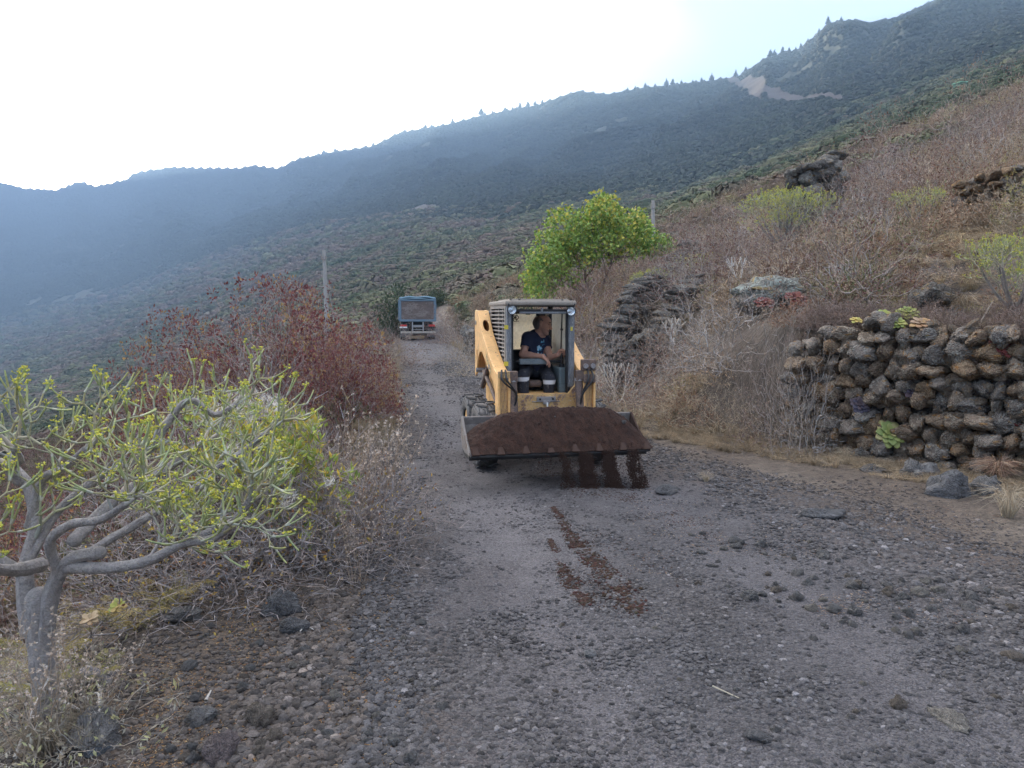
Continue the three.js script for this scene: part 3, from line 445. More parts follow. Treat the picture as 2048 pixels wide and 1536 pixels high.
// ground fill on the near slopes
const KEEP = [[1540, 12.4, 1.15], [1600, 12.2, 0.7], [1860, 9.7, 0.6], [1310, 14.2, 1.0], [1400, 14.6, 0.8], [1250, 17, 0.9], [1285, 18.2, 1.1], [1320, 19.6, 1.1], [1360, 21.2, 1.1], [1400, 23, 1.1], [1620, 20.5, 1.3]].map(([px, d, q]) => { const [u] = pix(px, 600); return [u * d, -d, q]; }), kept = (x, z) => KEEP.some(([a, b, q]) => Math.hypot(x - a, z - b) < q);
{
  const pts = [], gp = [], r = rng(61);
  for (let k = 0; k < 26000; k++) {
    const d = 3 + 62 * Math.pow(r(), 0.75), u = rr(-0.85, 0.85, r), x = u * d, z = -d, [s, t] = st(x, z);
    const right = t > toe(d) + (d < 10.4 ? 0.35 : 0.1), left = t < lerp(-3.3, -2.5, sst(4.5, 7.5, d)); if (!right && !left) continue;
    if (left && (d < 5 || (d < 9 && r() < 0.4))) continue; if (right && d < 11.5 && r() < (t < toe(d) + 1.6 ? 0.8 : 0.4)) continue;
    if (r() > clamp(14 / d + 0.12) || kept(x, z)) continue;
    const strawy = right ? Math.max(sst(-0.02, 0.22, fbm(x * 0.12 + 60, z * 0.12, 3)), sst(5.2, 6.2, t) * sst(19, 14, d) * 0.95 * (fbm(x * 0.5, z * 0.5, 2) > -0.15 ? 1 : 0.3)) : 0, h = H(x, z);
    const sz = rr(0.3, 0.75, r) * (0.75 + 0.012 * d) * (right && d < 11 ? 0.7 : 1), tone = rr(0.85, 1.65, r), w = r();
    const c = left ? (w < 0.35 ? [0.1, 0.05, 0.045] : w < 0.75 ? [0.17, 0.13, 0.11] : [0.11, 0.115, 0.06]) : w < 0.42 ? [0.27, 0.212, 0.15] : w < 0.56 ? [0.2, 0.118, 0.078] : w < 0.88 ? [0.31, 0.268, 0.208] : w < 0.95 ? [0.27, 0.25, 0.11] : [0.15, 0.18, 0.085];
    if (r() < strawy * 0.85) { if (gp.length < 9500) gp.push([x, h - 0.02, z, sz * 1.3, sz * rr(0.7, 1.3, r), r() * 6.3, 0.38 * tone, 0.315 * tone, 0.215 * tone]); continue; }
    pts.push([x, h - 0.05, z, sz, sz * rr(0.7, 1.3, r), r() * 6.3, c[0] * tone, c[1] * tone, c[2] * tone]);
    if (gp.length < 9000 && r() < 0.5) gp.push([x + rr(-0.5, 0.5, r), h - 0.03, z + rr(-0.4, 0.4, r), rr(0.6, 1.2, r), rr(0.5, 1.1, r), r() * 6.3, 0.36, 0.29, 0.21]);
  }
  const pts2 = pts;
  const addScrub = () => scatter('dry_scrub', 'tangle of low brown dry scrub covering the banks beside the track', G.small.map(g => mrg([g.wood, g.leaves])), plantMat, pts, 'stuff', 'scrub');
  for (let k = 0; k < 1100; k++) { let q0;                       // straw at the foot of the wall and along the verges
    const d = rr(5.5, 11.5, r), t = toe(d) - Math.pow(r(), 1.7) * 1.5 + 0.05, zz = -d, x = 1.62 + (t + zz * RS) / RC; gp.push([x, H(x, zz) - 0.01, zz, rr(0.2, 0.6, r), rr(0.06, 0.35, r), r() * 6.3, 0.4 * (q0 = rr(0.7, 1.2, r)), 0.33 * q0, 0.24 * q0]);
  }
  for (let k = 0; k < 900; k++) { const d = rr(6.2, 10.6, r), t = toe(d) + 0.12 + 0.9 * Math.pow(r(), 1.5), zz = -d, x = 1.62 + (t + zz * RS) / RC, c = rr(0.7, 1.15, r); gp.push([x, H(x, zz) - 0.01, zz, rr(0.15, 0.4, r), rr(0.1, 0.42, r), r() * 6.3, 0.34 * c, 0.285 * c, 0.215 * c]); if (r() < 0.25) pts2.push([x, H(x, zz) - 0.03, zz, rr(0.12, 0.3, r), rr(0.12, 0.34, r), r() * 6.3, 0.27 * c, 0.21 * c, 0.18 * c]); }
  for (let k = 0; k < 700; k++) { const d = rr(10, 45, r), t = (r() < 0.5 ? toe(d) - rr(-0.2, 0.9, r) : -rr(1.7, 2.5, r)), zz = -d, x = 1.62 + (t + zz * RS) / RC; gp.push([x, H(x, zz) - 0.01, zz, rr(0.3, 0.8, r), rr(0.3, 0.8, r), r() * 6.3, 0.36, 0.3, 0.21]); }
  addScrub();
  scatter('dry_grass', 'bleached dry grass along the banks, the verges and the wall foot', G.grass.map(g => g.wood), plantMat, gp, 'stuff', 'grass');
  console.log('scrub', pts.length, 'grass', gp.length);
}
const P1 = (k, name, label, px, py, d, sc, o = {}) => { const [u] = pix(px, py), x = u * d, z = -d; return plant(name, label, o.cat || 'shrub', k, V(x, H(x, z) + (o.y || -0.05), z), o.turn ?? R() * 6.3, Array.isArray(sc) ? V(...sc) : sc, o.group, o.parts); };
// left of the track
P1(G.red[0], 'red_leaved_shrub', 'big rounded shrub of dark red leaves and grey twigs left of the track', 560, 700, 13.4, [2.25, 2.45, 1.9], { turn: 0.4 });
P1(G.red[1], 'red_leaved_shrub', 'deep crimson shrub at the track edge, right flank of the big red shrub', 690, 760, 12.2, [0.95, 1.45, 1.0], { turn: 2.1 });
P1(G.red[0], 'red_leaved_shrub', 'low dark red shrub leaning out on the left flank of the big red shrub', 400, 760, 12.4, [1.3, 1.75, 1.2], { turn: 3.3 });
P1(G.red[1], 'red_leaved_shrub', 'tall red tipped shrub at the back of the big red shrub', 600, 640, 15, [1.8, 2.5, 1.5], { turn: 5 });
P1(G.red[1], 'red_leaved_shrub', 'rusty low shrub behind the grey trunk at the left edge', 40, 900, 7.5, [0.9, 1.0, 0.9], { turn: 1 });
P1(G.red[1], 'red_leaved_shrub', 'broad dusty red shrub on the far left of the red shrubs, above the valley', 405, 700, 14.2, [1.75, 2.5, 1.5], { turn: 4.1 });
P1(G.dry[3], 'dry_shrub', 'brown twiggy shrub behind the pole on the left verge', 700, 640, 22, [1.8, 1.75, 1.8]);
P1(G.dry[0], 'dry_shrub', 'brown shrub reaching toward the tail of the truck', 775, 640, 26, [1.2, 1.7, 1.6]);
P1(G.straw[0], 'straw_coloured_shrub', 'straw and yellow shrub on the left verge in front of the truck', 735, 690, 17.5, [1.0, 1.45, 1.0]);
P1(G.straw[1], 'straw_coloured_shrub', 'pale grassy shrub low on the left track edge past the crimson shrub', 765, 740, 14.5, [0.55, 0.8, 0.7]);
P1(G.green[0], 'green_bush', 'dark green bush at the foot of the near pole', 640, 600, 30, [1, 1.7, 1]);
P1(G.green[1], 'green_bush', 'dark green round bush to the left of the truck roof', 792, 600, 54, [1.6, 2.9, 1.6]);
P1(G.green[0], 'green_bush', 'small dark green bush on the slope above the truck', 868, 545, 70, [1.3, 1.7, 1.3], { turn: 2 });
P1(G.green[1], 'green_bush', 'dark green round bush left of the bright green tree', 1052, 520, 31, [0.75, 1.35, 0.75]);
P1(G.dry[2], 'dry_shrub', 'brown shrub on the right track edge beyond the truck', 895, 660, 47, [1.6, 2.1, 1.6]);
P1(G.straw[1], 'straw_coloured_shrub', 'yellowish shrub on the right track edge by the raised loader arm', 930, 690, 22, [0.75, 1.1, 0.8]);
P1(G.dry[1], 'dry_shrub', 'grey brown shrub between the loader arm and the track bend', 925, 640, 30, [1.3, 1.7, 1.3]);
// right bank
[[1190, 16, 1.3, 1.9, 0, 'brown twiggy shrub just behind the right side of the cab'], [1250, 13.8, 1.0, 1.15, 1, 'grey twiggy shrub at the track edge right of the loader wheel'], [1330, 13.0, 1.15, 1.2, 2, 'russet and grey shrub in front of the low ruined wall'], [1440, 11.9, 1.25, 1.45, 1, 'wide grey twig shrub between the loader and the stone wall'], [1560, 10.2, 0.75, 1.55, 0, 'tall dry shrub leaning against the left end of the stone wall'], [1618, 9.6, 0.55, 1.35, 1, 'thin grey shrub hiding the left end of the stone wall'], [1400, 16.5, 1.4, 1.5, 3, 'reddish brown shrub above the wide grey twig shrub'], [1560, 15, 1.2, 1.2, 3, 'dark brown shrub below the lichen covered boulder'], [1300, 21, 1.5, 1.4, 2, 'rust brown shrub under the bright green tree'], [1180, 21, 1.5, 2.0, 3, 'dark red brown shrub on the slope above the cab roof'], [1430, 23, 1.6, 1.7, 0, 'brown shrub on the slope between the tree and the spurge dome'], [1700, 17, 1.3, 1.4, 1, 'grey bare shrub on the bank above the wall'], [1780, 21, 1.6, 2.0, 0, 'tall brown shrub upslope of the two rosettes'], [1760, 31, 2.2, 3.0, 3, 'broad leafless brown shrub high on the slope'], [1900, 30, 2.3, 3.2, 0, 'largest leafless brown shrub high on the slope near the right edge'], [2020, 33, 2.2, 3.0, 3, 'leafless brown shrub at the right edge below the crest'], [1650, 36, 2.0, 2.4, 2, 'reddish brown shrub on the slope right of the spurge dome'], [1960, 20, 1.3, 1.6, 1, 'pale twiggy shrub above the straw covered bank'], [1250, 26, 1.5, 1.6, 3, 'brown shrub in front of the bright green tree trunk'], [1100, 24, 1.2, 1.5, 3, 'dark red shrub at the left foot of the bright green tree'], [1370, 19, 1.2, 1.3, 1, 'grey scrubby shrub on the enclosure floor between the two ruined walls'], [1480, 18.5, 1.1, 1.2, 2, 'russet shrub left of the lichen covered boulder'], [1640, 21, 1.3, 1.3, 3, 'red brown shrub behind the lichen covered boulder']]
  .forEach(([px, d, rx, h, k, label], i) => P1(G.dry[k], 'dry_shrub', label, px, 700, d, [rx, h, rx], { turn: i * 1.7 }));
[[1260, 12.0, 0.75, 0.85, 'straw coloured grassy shrub at the right track edge beside the bucket'], [1350, 11.6, 0.8, 0.8, 'bleached low shrub on the verge right of the bucket'], [1530, 10.3, 0.7, 0.55, 'low rounded tan shrub at the wall foot, nearest the gravel'], [1440, 10.9, 0.8, 0.8, 'straw coloured shrub left of the low tan shrub'], [1610, 9.85, 0.4, 0.8, 'wispy straw shrub against the lower left of the stone wall']]
  .forEach(([px, d, rx, h, label], i) => P1(G.straw[i % 2], 'straw_coloured_shrub', label, px, 800, d, [rx, h, rx], { turn: i * 2.3 }));
// more dry shrubs over the slope
{ const r = rng(181), mats = [[1, 1, 1], [0.72, 0.64, 0.6], [1.15, 1.08, 0.98], [0.85, 0.7, 0.62]].map(c => { const m = plantMat.clone(); m.color.setRGB(...c); return m; });
  let n = 0; while (n < 70) { const d = 11 + 34 * Math.pow(r(), 1.3), px = rr(1130, 2090, r), [u] = pix(px, 500), x = u * d, z = -d, [s, t] = st(x, z); if (t < toe(d) + 1.0 || (d < 16 && t > 5 && t < 10) || kept(x, z)) continue; const sz = rr(0.55, 1.15, r) * (0.9 + d * 0.018), w = r(), straw = w < 0.22, g = straw ? G.straw[n % 2] : G.dry[n % 4]; n++;
    const P = thing(straw ? 'straw_coloured_shrub' : 'dry_shrub', straw ? 'straw coloured shrub among the brown scrub of the right slope' : 'dry twiggy shrub in the brown scrub of the right slope', 'shrub', V(x, H(x, z) - 0.05, z), r() * 6.3, straw ? 'straw shrubs on the right slope' : 'dry shrubs on the right slope'); P.scale.set(sz, sz * rr(0.8, 1.3, r), sz); const m = mats[Math.floor(r() * 4)]; mesh('branches', g.wood, m, P, 'stuff'); mesh('leaves', g.leaves, m, P, 'stuff'); } }
// the bright green tree
{
  const r = rng(171), pos = on(1205, 26), t = thing('green_tree', 'bright green leafy tree with yellowing top on the slope behind the loader', 'tree', pos);
  const tips = []; for (const [px, py, rx, ry] of [[1205, 445, 48, 38], [1140, 455, 44, 40], [1262, 452, 38, 34], [1100, 510, 45, 50], [1180, 490, 64, 36], [1235, 485, 70, 32], [1312, 488, 26, 18], [1080, 560, 32, 40], [1130, 520, 60, 50], [1205, 420, 26, 30]]) for (let k = 0; k < 62; k++) { const a = r() * 6.283, q = Math.sqrt(r()), p = at(px + rx * q * Math.cos(a), py + ry * q * Math.sin(a), 26 + rr(-1.3, 1.3, r) * (1 - 0.3 * q)).sub(pos); p.y = Math.max(p.y, H(pos.x + p.x, pos.z + p.z) - pos.y + 0.2); tips.push(p); }
  const N = grow(tips, r, 0.15), L = new MB();
  mesh('trunk', wood(N, r, 0.006, 0.42, [0.16, 0.135, 0.11], 0.012).geo(), plantMat, t, 'stuff');
  for (const n of N) { if (!n.tip) continue; const P = n.p.clone().add(pos), hi = clamp((P.y - 4.6) / 1.6 + (n.p.x > 1.6 ? -0.4 : 0)), q = fb3(P.x * 1.2, P.y * 1.2, P.z); if (hi > 0.75 && r() < 0.45) continue; for (let k = 0; k < 15; k++) { const d = V(r() - 0.5, r() - 0.75, r() - 0.5), c = r() < hi * 0.6 + 0.1 + 0.3 * q ? pick([[0.58, 0.5, 0.08], [0.44, 0.46, 0.07]], r) : pick([[0.22, 0.36, 0.06], [0.3, 0.42, 0.08], [0.15, 0.26, 0.05], [0.36, 0.44, 0.09]], r); L.leaf(n.p.clone().add(V(r() - 0.5, r() - 0.5, r() - 0.5).multiplyScalar(0.42)), d, rr(0.09, 0.15, r), rr(0.09, 0.14, r), vary(c, r, 0.25), r, 0.12); } }
  const twig = new MB(); for (let k = 0; k < 26; k++) { const p = at(1205 + rr(-45, 45, r), rr(385, 430, r), 26).sub(pos); twig.ribbon(p.clone().add(V(rr(-0.3, 0.3, r), -0.8, 0)), p, 0.014, [0.2, 0.18, 0.17], r); }
  mesh('crown', L.geo(), leafMat, t, 'stuff'); mesh('bare_twigs', twig.geo(), plantMat, t, 'stuff');
}
// ---------- the loader ----------
const LYAW = 0.205, LS = 0.874, LO = V(0.243, 0, -9.47); LO.y = 0.5 * (H(-0.4, -9) + H(0.9, -9.5)) + 0.222;      // local ground lies 0.26 under the frame's origin
const lc = Math.cos(LYAW), ls = Math.sin(LYAW);
const toWorld = p => V(LO.x + LS * (p.x * lc + p.z * ls), LO.y + LS * p.y, LO.z + LS * (p.z * lc - p.x * ls));
const LP = (px, py, zl) => { const [u, v] = pix(px, py); let D = 9, xl = 0; for (let k = 0; k < 8; k++) { xl = ((u * D - LO.x) / LS - zl * ls) / lc; D = -(LO.z + LS * (zl * lc - xl * ls)); } return V(xl, (CH + v * D - LO.y) / LS, zl); };
const ZP = (zx, zy, zl) => LP(960 + zx / 6.4, 580 + zy / 6.4, zl);
const box = (w, h, d, x, y, z, b = 0.008) => { const g = new RoundedBoxGeometry(w, h, d, 2, Math.min(b, w * 0.45, h * 0.45, d * 0.45)); g.translate(x, y, z); return g; };
const rod = (a, b, r, s = 12) => { const d = b.clone().sub(a), g = new THREE.CylinderGeometry(r, r, d.length(), s); g.applyQuaternion(new THREE.Quaternion().setFromUnitVectors(V(0, 1, 0), d.normalize())); g.translate((a.x + b.x) / 2, (a.y + b.y) / 2, (a.z + b.z) / 2); return g; };
const shp = (pts, holes = []) => { const s = new THREE.Shape(pts.map(p => new THREE.Vector2(p[0], p[1]))); for (const h of holes) s.holes.push(h.length ? new THREE.Path(h.map(p => new THREE.Vector2(p[0], p[1]))) : h); return s; };
const ext = (s, d, b = 0.004) => new THREE.ExtrudeGeometry(s, { depth: d - 2 * b, bevelEnabled: true, bevelThickness: b, bevelSize: b, bevelOffset: -b, bevelSegments: 2, curveSegments: 14 }).translate(0, 0, b);
const sidePlate = (pts, holes, x0, th, b) => ext(shp(pts, holes), th, b).rotateY(-Math.PI / 2).translate(x0 + th, 0, 0);   // pts are (z, y)
const oval = (cx, cy, rx, ry, rot = 0) => { const p = new THREE.Path(); p.absellipse(cx, cy, rx, ry, 0, Math.PI * 2, true, rot); return p; };
const wornTex = (seed, base, rust, amt, chip) => noiseTex(512, (u, v) => { const a = tfb(u, v, 5, 5, seed), b = tfb(u, v, 40, 3, seed + 90), c = tfb(u, v, 16, 4, seed + 40), k = sst(amt, amt + 0.09, 0.5 * a + 0.28 * b + 0.22 * c), g = 0.85 + 0.35 * (c - 0.5) + 0.12 * (b - 0.5), w = sst(0.66, 0.7, b) * chip; return [0, 1, 2].map(i => lerp(lerp(base[i] * g, rust[i] * (0.7 + 0.6 * b), k), 0.75, w)); });
const YEL = [0.95, 0.56, 0.22], RUST = [0.22, 0.13, 0.085];
const lm = {
  yellow: new THREE.MeshStandardMaterial({ map: wornTex(1, YEL, RUST, 0.615, 0), roughness: 0.55 }),
  worn: new THREE.MeshStandardMaterial({ map: wornTex(2, [0.66, 0.42, 0.17], [0.2, 0.12, 0.09], 0.52, 0.25), roughness: 0.7 }),
  bare: new THREE.MeshStandardMaterial({ map: wornTex(3, [0.33, 0.31, 0.3], [0.2, 0.14, 0.11], 0.54, 0.2), roughness: 0.55, metalness: 0.3 }),
  rusty: new THREE.MeshStandardMaterial({ map: wornTex(4, [0.14, 0.1, 0.085], [0.2, 0.13, 0.09], 0.5, 0), roughness: 0.75 }),
  post: new THREE.MeshStandardMaterial({ map: wornTex(5, [0.15, 0.165, 0.18], [0.3, 0.29, 0.27], 0.55, 0.3), roughness: 0.6 }),
  dust: new THREE.MeshStandardMaterial({ map: wornTex(6, [0.36, 0.32, 0.27], [0.25, 0.21, 0.17], 0.52, 0), roughness: 0.9 }),
  slat: M([0.27, 0.245, 0.215], 0.8), dark: M([0.022, 0.021, 0.021], 0.7), black: M([0.018, 0.018, 0.019], 0.5), pad: new THREE.MeshStandardMaterial({ map: wornTex(8, [0.2, 0.24, 0.25], [0.12, 0.15, 0.16], 0.52, 0.2), roughness: 0.6 }),
  tyre: new THREE.MeshStandardMaterial({ map: wornTex(9, [0.06, 0.06, 0.06], [0.16, 0.15, 0.14], 0.5, 0), roughness: 0.95 }),
  lens: new THREE.MeshPhysicalMaterial({ color: lin(0.9, 0.93, 0.95), roughness: 0.06, transmission: 1, thickness: 0 }), chrome: M([0.85, 0.87, 0.88], 0.22, { metalness: 1 }),
  pane: new THREE.MeshPhysicalMaterial({ color: lin(0.93, 0.92, 0.86), roughness: 0.95, transmission: 0.72, thickness: 0, map: wornTex(12, [1, 1, 0.97], [0.84, 0.82, 0.76], 0.5, 0) }),
  sticker: M([0.62, 0.5, 0.05], 0.6), green: M([0.015, 0.16, 0.06], 0.5), white: M([0.75, 0.75, 0.72], 0.6),
};
const metres = (m, k) => { const n = m.clone(); n.map = m.map.clone(); n.map.repeat.set(k, k); n.map.needsUpdate = true; return n; };
lm.bucket = new THREE.MeshStandardMaterial({ map: wornTex(31, [0.24, 0.215, 0.195], [0.13, 0.085, 0.06], 0.5, 0.1), roughness: 0.8 });
const yS = metres(lm.yellow, 1.3), wS = metres(lm.worn, 2.2);
const loader = thing('skid_steer_loader', 'faded yellow skid steer loader carrying a bucket of soil along the track', 'loader', LO, LYAW); loader.scale.setScalar(LS);
{
  const L = loader, f = 0.55;
  // chassis and front
  mesh('chassis', [box(0.96, 0.5, 1.5, 0, 0.5, -0.2, 0.02), box(1.0, 0.5, 0.5, 0, 0.95, -0.85, 0.05), box(0.9, 0.2, 0.9, 0, 0.32, -0.1)], yS, L);
  const pl = (x, y) => [x, y];
  mesh('front_plate', ext(shp([pl(-0.45, 0.28), pl(0.49, 0.28), pl(0.49, 0.9), pl(0.475, 0.9), pl(0.36, 0.76), pl(-0.345, 0.76), pl(-0.43, 0.88), pl(-0.45, 0.88)]), 0.05, 0.008).translate(0.01, 0, f + 0.03), wS, L);
  const bk = mesh('step_bracket', [box(0.27, 0.075, 0.02, 0.06, 0.69, f + 0.09, 0.008), box(0.09, 0.05, 0.03, 0.06, 0.645, f + 0.095), box(0.4, 0.012, 0.015, 0.06, 0.66, f + 0.085)], lm.bare, L);
  mesh('bolt', [rod(V(-0.03, 0.695, f + 0.1), V(-0.03, 0.695, f + 0.115), 0.014), rod(V(0.15, 0.695, f + 0.1), V(0.15, 0.695, f + 0.115), 0.014)], lm.dark, bk);
  const hook = new THREE.CatmullRomCurve3([V(0.07, 0.65, f + 0.11), V(0.07, 0.58, f + 0.125), V(0.075, 0.545, f + 0.14), V(0.06, 0.53, f + 0.15)]); mesh('hook', new THREE.TubeGeometry(hook, 12, 0.012, 8), lm.white, bk);
  { const cv = document.createElement('canvas'); cv.width = 256; cv.height = 128; const c = cv.getContext('2d'); c.fillStyle = '#d0a468'; c.fillRect(0, 0, 256, 128); c.fillStyle = '#8d9078'; c.font = 'bold 118px sans-serif'; c.textAlign = 'center'; c.fillText('AL', 128, 108); const q = rng(9); for (let k = 0; k < 260; k++) { c.fillStyle = q() < 0.5 ? '#d0a468' : '#6a4632'; c.fillRect(q() * 256, q() * 128, 1 + q() * 7, 1 + q() * 4); } const t = new THREE.CanvasTexture(cv); t.colorSpace = THREE.SRGBColorSpace; mesh('plate_lettering', new THREE.PlaneGeometry(0.13, 0.065).translate(-0.03, 0.545, f + 0.0835), new THREE.MeshStandardMaterial({ map: t, roughness: 0.7 }), L); }
  // cab frame
  const fr = [];
  for (const [x, w] of [[-0.445, 0.07], [0.43, 0.085]]) mesh('front_post', [box(w, 1.12, 0.09, x, 1.4, f, 0.02)], lm.post, L);
  for (const x of [-0.44, 0.43]) mesh('rear_post', [box(0.07, 1.1, 0.12, x, 1.42, -0.6, 0.02)], lm.dark, L);
  mesh('inner_post', [box(0.13, 1.0, 0.1, 0.26, 1.42, -0.5, 0.02), box(0.03, 1.0, 0.05, -0.395, 1.38, f - 0.02), box(0.03, 1.0, 0.05, 0.375, 1.38, f - 0.02)], lm.black, L);
  const rs = shp([[-0.5, -0.68], [0.49, -0.68], [0.49, 0.6], [0.43, 0.66], [-0.44, 0.66], [-0.5, 0.6]]);
  const roof = mesh('roof', [ext(rs, 0.07, 0.025).rotateX(Math.PI / 2).translate(0, 2.03, 0), box(0.8, 0.03, 1.0, 0.02, 2.04, -0.05, 0.012)], lm.dust, L);
  mesh('visor', [box(0.93, 0.05, 0.05, -0.005, 1.97, f + 0.07, 0.015), box(0.82, 0.035, 0.03, 0, 1.895, f + 0.04)], lm.dark, roof);
  mesh('wiper_bar', [box(0.66, 0.03, 0.025, 0.02, 1.865, f + 0.06, 0.01), box(0.03, 0.07, 0.02, 0.0, 1.9, f + 0.07)], lm.post, L);
  mesh('rivet', [-0.42, -0.3, 0.3, 0.42].map(x => rod(V(x, 2.03, f + 0.02), V(x, 2.047, f + 0.02), 0.016)), lm.dark, roof);
  // slatted left side of the cab
  const gr = mesh('side_frame', [sidePlate([[-0.64, 0.92], [0.5, 0.92], [0.5, 1.97], [-0.64, 1.97]], [[[-0.58, 0.98], [-0.58, 1.92], [0.44, 1.92], [0.44, 0.98]]], -0.485, 0.03)], lm.slat, L);
  for (let k = 0; k < 17; k++) mesh('slat', box(0.026, 0.022, 1.04, -0.47, 1.0 + k * 0.0555, -0.07, 0.006), lm.slat, gr);
  mesh('side_mesh', [box(0.006, 0.96, 1.04, -0.435, 1.45, -0.07, 0.002)], lm.dark, gr);
  mesh('divider', [box(0.02, 0.95, 0.03, -0.465, 1.45, -0.05), box(0.02, 0.95, 0.03, -0.465, 1.45, 0.25)], lm.slat, gr);
  // glass
  const rw = mesh('rear_window', [box(0.72, 0.74, 0.008, -0.09, 1.51, -0.6, 0.003)], lm.pane, L);
  mesh('window_frame', [box(0.7, 0.05, 0.03, -0.08, 1.88, -0.6), box(0.7, 0.06, 0.03, -0.08, 1.12, -0.6), box(0.04, 0.76, 0.03, 0.255, 1.5, -0.6)], lm.black, rw);
  { const s = ZP(614, 286, -0.585); const st0 = mesh('exit_sticker', box(0.07, 0.07, 0.004, s.x, s.y, s.z, 0.002), lm.green, rw); mesh('sticker_mark', [box(0.015, 0.032, 0.003, s.x, s.y - 0.004, s.z + 0.004, 0.001), box(0.012, 0.012, 0.003, s.x, s.y + 0.02, s.z + 0.004, 0.004)], lm.white, rw); }
  { const b = new MB(), r = rng(4), pts = []; for (let k = 0; k < 5; k++) { const c = ZP(450 + 18 * Math.cos(k * 1.6), 350 + 26 * Math.sin(k * 1.6), -0.58), q = []; for (let i = 0; i <= 14; i++) q.push(V(c.x + 0.03 * Math.cos(i * 0.45), c.y + 0.03 * Math.sin(i * 0.45), c.z)); b.tube(q, 0.005, [0.01, 0.01, 0.01], 5); } b.tube([ZP(430, 400, -0.58), ZP(500, 398, -0.58)], 0.005, [0.01, 0.01, 0.01], 5); mesh('swirl_sticker', b.geo(), plantMat, rw); }
  const sw = mesh('side_window', [box(0.008, 0.62, 0.86, 0.425, 1.58, -0.02, 0.003)], lm.pane, L);
  mesh('side_panel', [box(0.02, 0.32, 0.95, 0.43, 1.08, -0.02)], metres(lm.dust, 1), L);
  mesh('window_catch', [rod(V(0.40, 1.9, 0.2), V(0.40, 1.25, 0.14), 0.01), box(0.03, 0.03, 0.06, 0.40, 1.63, 0.18)], lm.black, sw);
  mesh('side_window_frame', [box(0.022, 0.022, 0.9, 0.418, 1.26, -0.02)], lm.black, sw);
  // headlights
  for (const [zx, zy] of [[411, 246], [1166, 264]]) {
    const c = ZP(zx, zy + 8, f + 0.12), h = mesh('headlight', [new THREE.LatheGeometry([[0.001, -0.06], [0.045, -0.055], [0.062, -0.02], [0.066, 0.0], [0.066, 0.012], [0.058, 0.012], [0.05, -0.01], [0.02, -0.03], [0.001, -0.032]].map(p => new THREE.Vector2(p[0], p[1])), 20).rotateX(Math.PI / 2).translate(c.x, c.y, c.z), box(0.03, 0.06, 0.03, c.x, c.y + 0.05, c.z - 0.05)], lm.black, L);
    mesh('reflector', [new THREE.LatheGeometry([[0.001, -0.03], [0.02, -0.027], [0.05, -0.006], [0.057, 0.004]].map(p => new THREE.Vector2(p[0], p[1])), 20).rotateX(Math.PI / 2).translate(c.x, c.y, c.z + 0.003), new THREE.SphereGeometry(0.012, 10, 8).translate(c.x, c.y, c.z - 0.012), box(0.11, 0.004, 0.004, c.x, c.y, c.z + 0.006, 0.001), box(0.004, 0.1, 0.004, c.x + 0.01, c.y, c.z + 0.006, 0.001)], lm.chrome, h);
    mesh('lens', new THREE.CircleGeometry(0.058, 20).translate(c.x, c.y, c.z + 0.011), lm.lens, h);
  }
  for (const [zx, zy, w, h] of [[336, 477, 0.055, 0.055], [1172, 497, 0.03, 0.055], [335, 945, 0.06, 0.06], [510, 163, 0.09, 0.03], [1000, 170, 0.09, 0.03]]) { const top = zy < 200, s = ZP(zx, zy, f + (top ? 0.1 : 0.047)); mesh('sticker', box(w, h, 0.004, s.x, s.y, s.z, 0.001), top ? lm.rusty : lm.sticker, L); }
  // inside
  const seat = mesh('seat', [box(0.5, 0.12, 0.5, -0.04, 0.82, -0.2, 0.05)], lm.black, L);
  mesh('backrest', [box(0.5, 0.45, 0.13, -0.1, 1.1, -0.44, 0.06)], lm.black, seat);
  mesh('floor_pan', [box(0.8, 0.03, 1.1, 0, 0.5, 0, 0.005), box(0.85, 0.5, 0.03, 0, 0.7, -0.5), box(0.03, 0.45, 1.0, -0.42, 0.75, 0), box(0.03, 0.45, 1.0, 0.42, 0.75, 0)], lm.dark, L);
  { const a = ZP(515, 918, 0.2), b = ZP(900, 915, 0.2), bar = mesh('safety_bar', [rod(V(a.x - 0.06, a.y, -0.3), V(a.x - 0.06, a.y, 0.2), 0.018), rod(V(a.x - 0.06, a.y, 0.2), V(0.4, b.y, 0.2), 0.018)], lm.dark, L); mesh('pad', box(b.x - a.x - 0.02, 0.085, 0.08, (a.x + b.x) / 2 - 0.03, a.y, 0.2, 0.02), lm.pad, bar); }
  { const c = ZP(1020, 1160, 0.2), k = mesh('console', [box(0.15, 0.36, 0.5, c.x + 0.02, c.y + 0.02, 0.12, 0.03), ...[0, 1, 2, 3].map(i => box(0.155, 0.012, 0.51, c.x + 0.02, c.y - 0.02 - i * 0.045, 0.12, 0.004))], M([0.13, 0.17, 0.18], 0.6), L);
    const g0 = ZP(1045, 1040, 0.26), g1 = ZP(1045, 940, 0.26), g2 = ZP(1040, 785, 0.26);
    const j = mesh('joystick', [rod(g0, g2, 0.014), rod(ZP(1043, 880, 0.26), g2, 0.022), new THREE.SphereGeometry(0.03, 12, 10).scale(1, 0.8, 1).translate(g2.x, g2.y, g2.z)], lm.black, L);
    mesh('boot', [0, 1, 2, 3, 4].map(i => new THREE.TorusGeometry(0.055 - i * 0.007, 0.012, 6, 16).rotateX(Math.PI / 2).translate(g0.x, g0.y + i * 0.022, g0.z)).concat([rod(V(g0.x, g0.y - 0.02, g0.z), V(g0.x, g0.y + 0.1, g0.z), 0.04)]), lm.dark, j); }
  { const c = ZP(700, 1195, 0.15); mesh('foot_pedal', [box(0.2, 0.1, 0.12, c.x, c.y, 0.15, 0.04)], lm.rusty, L); }
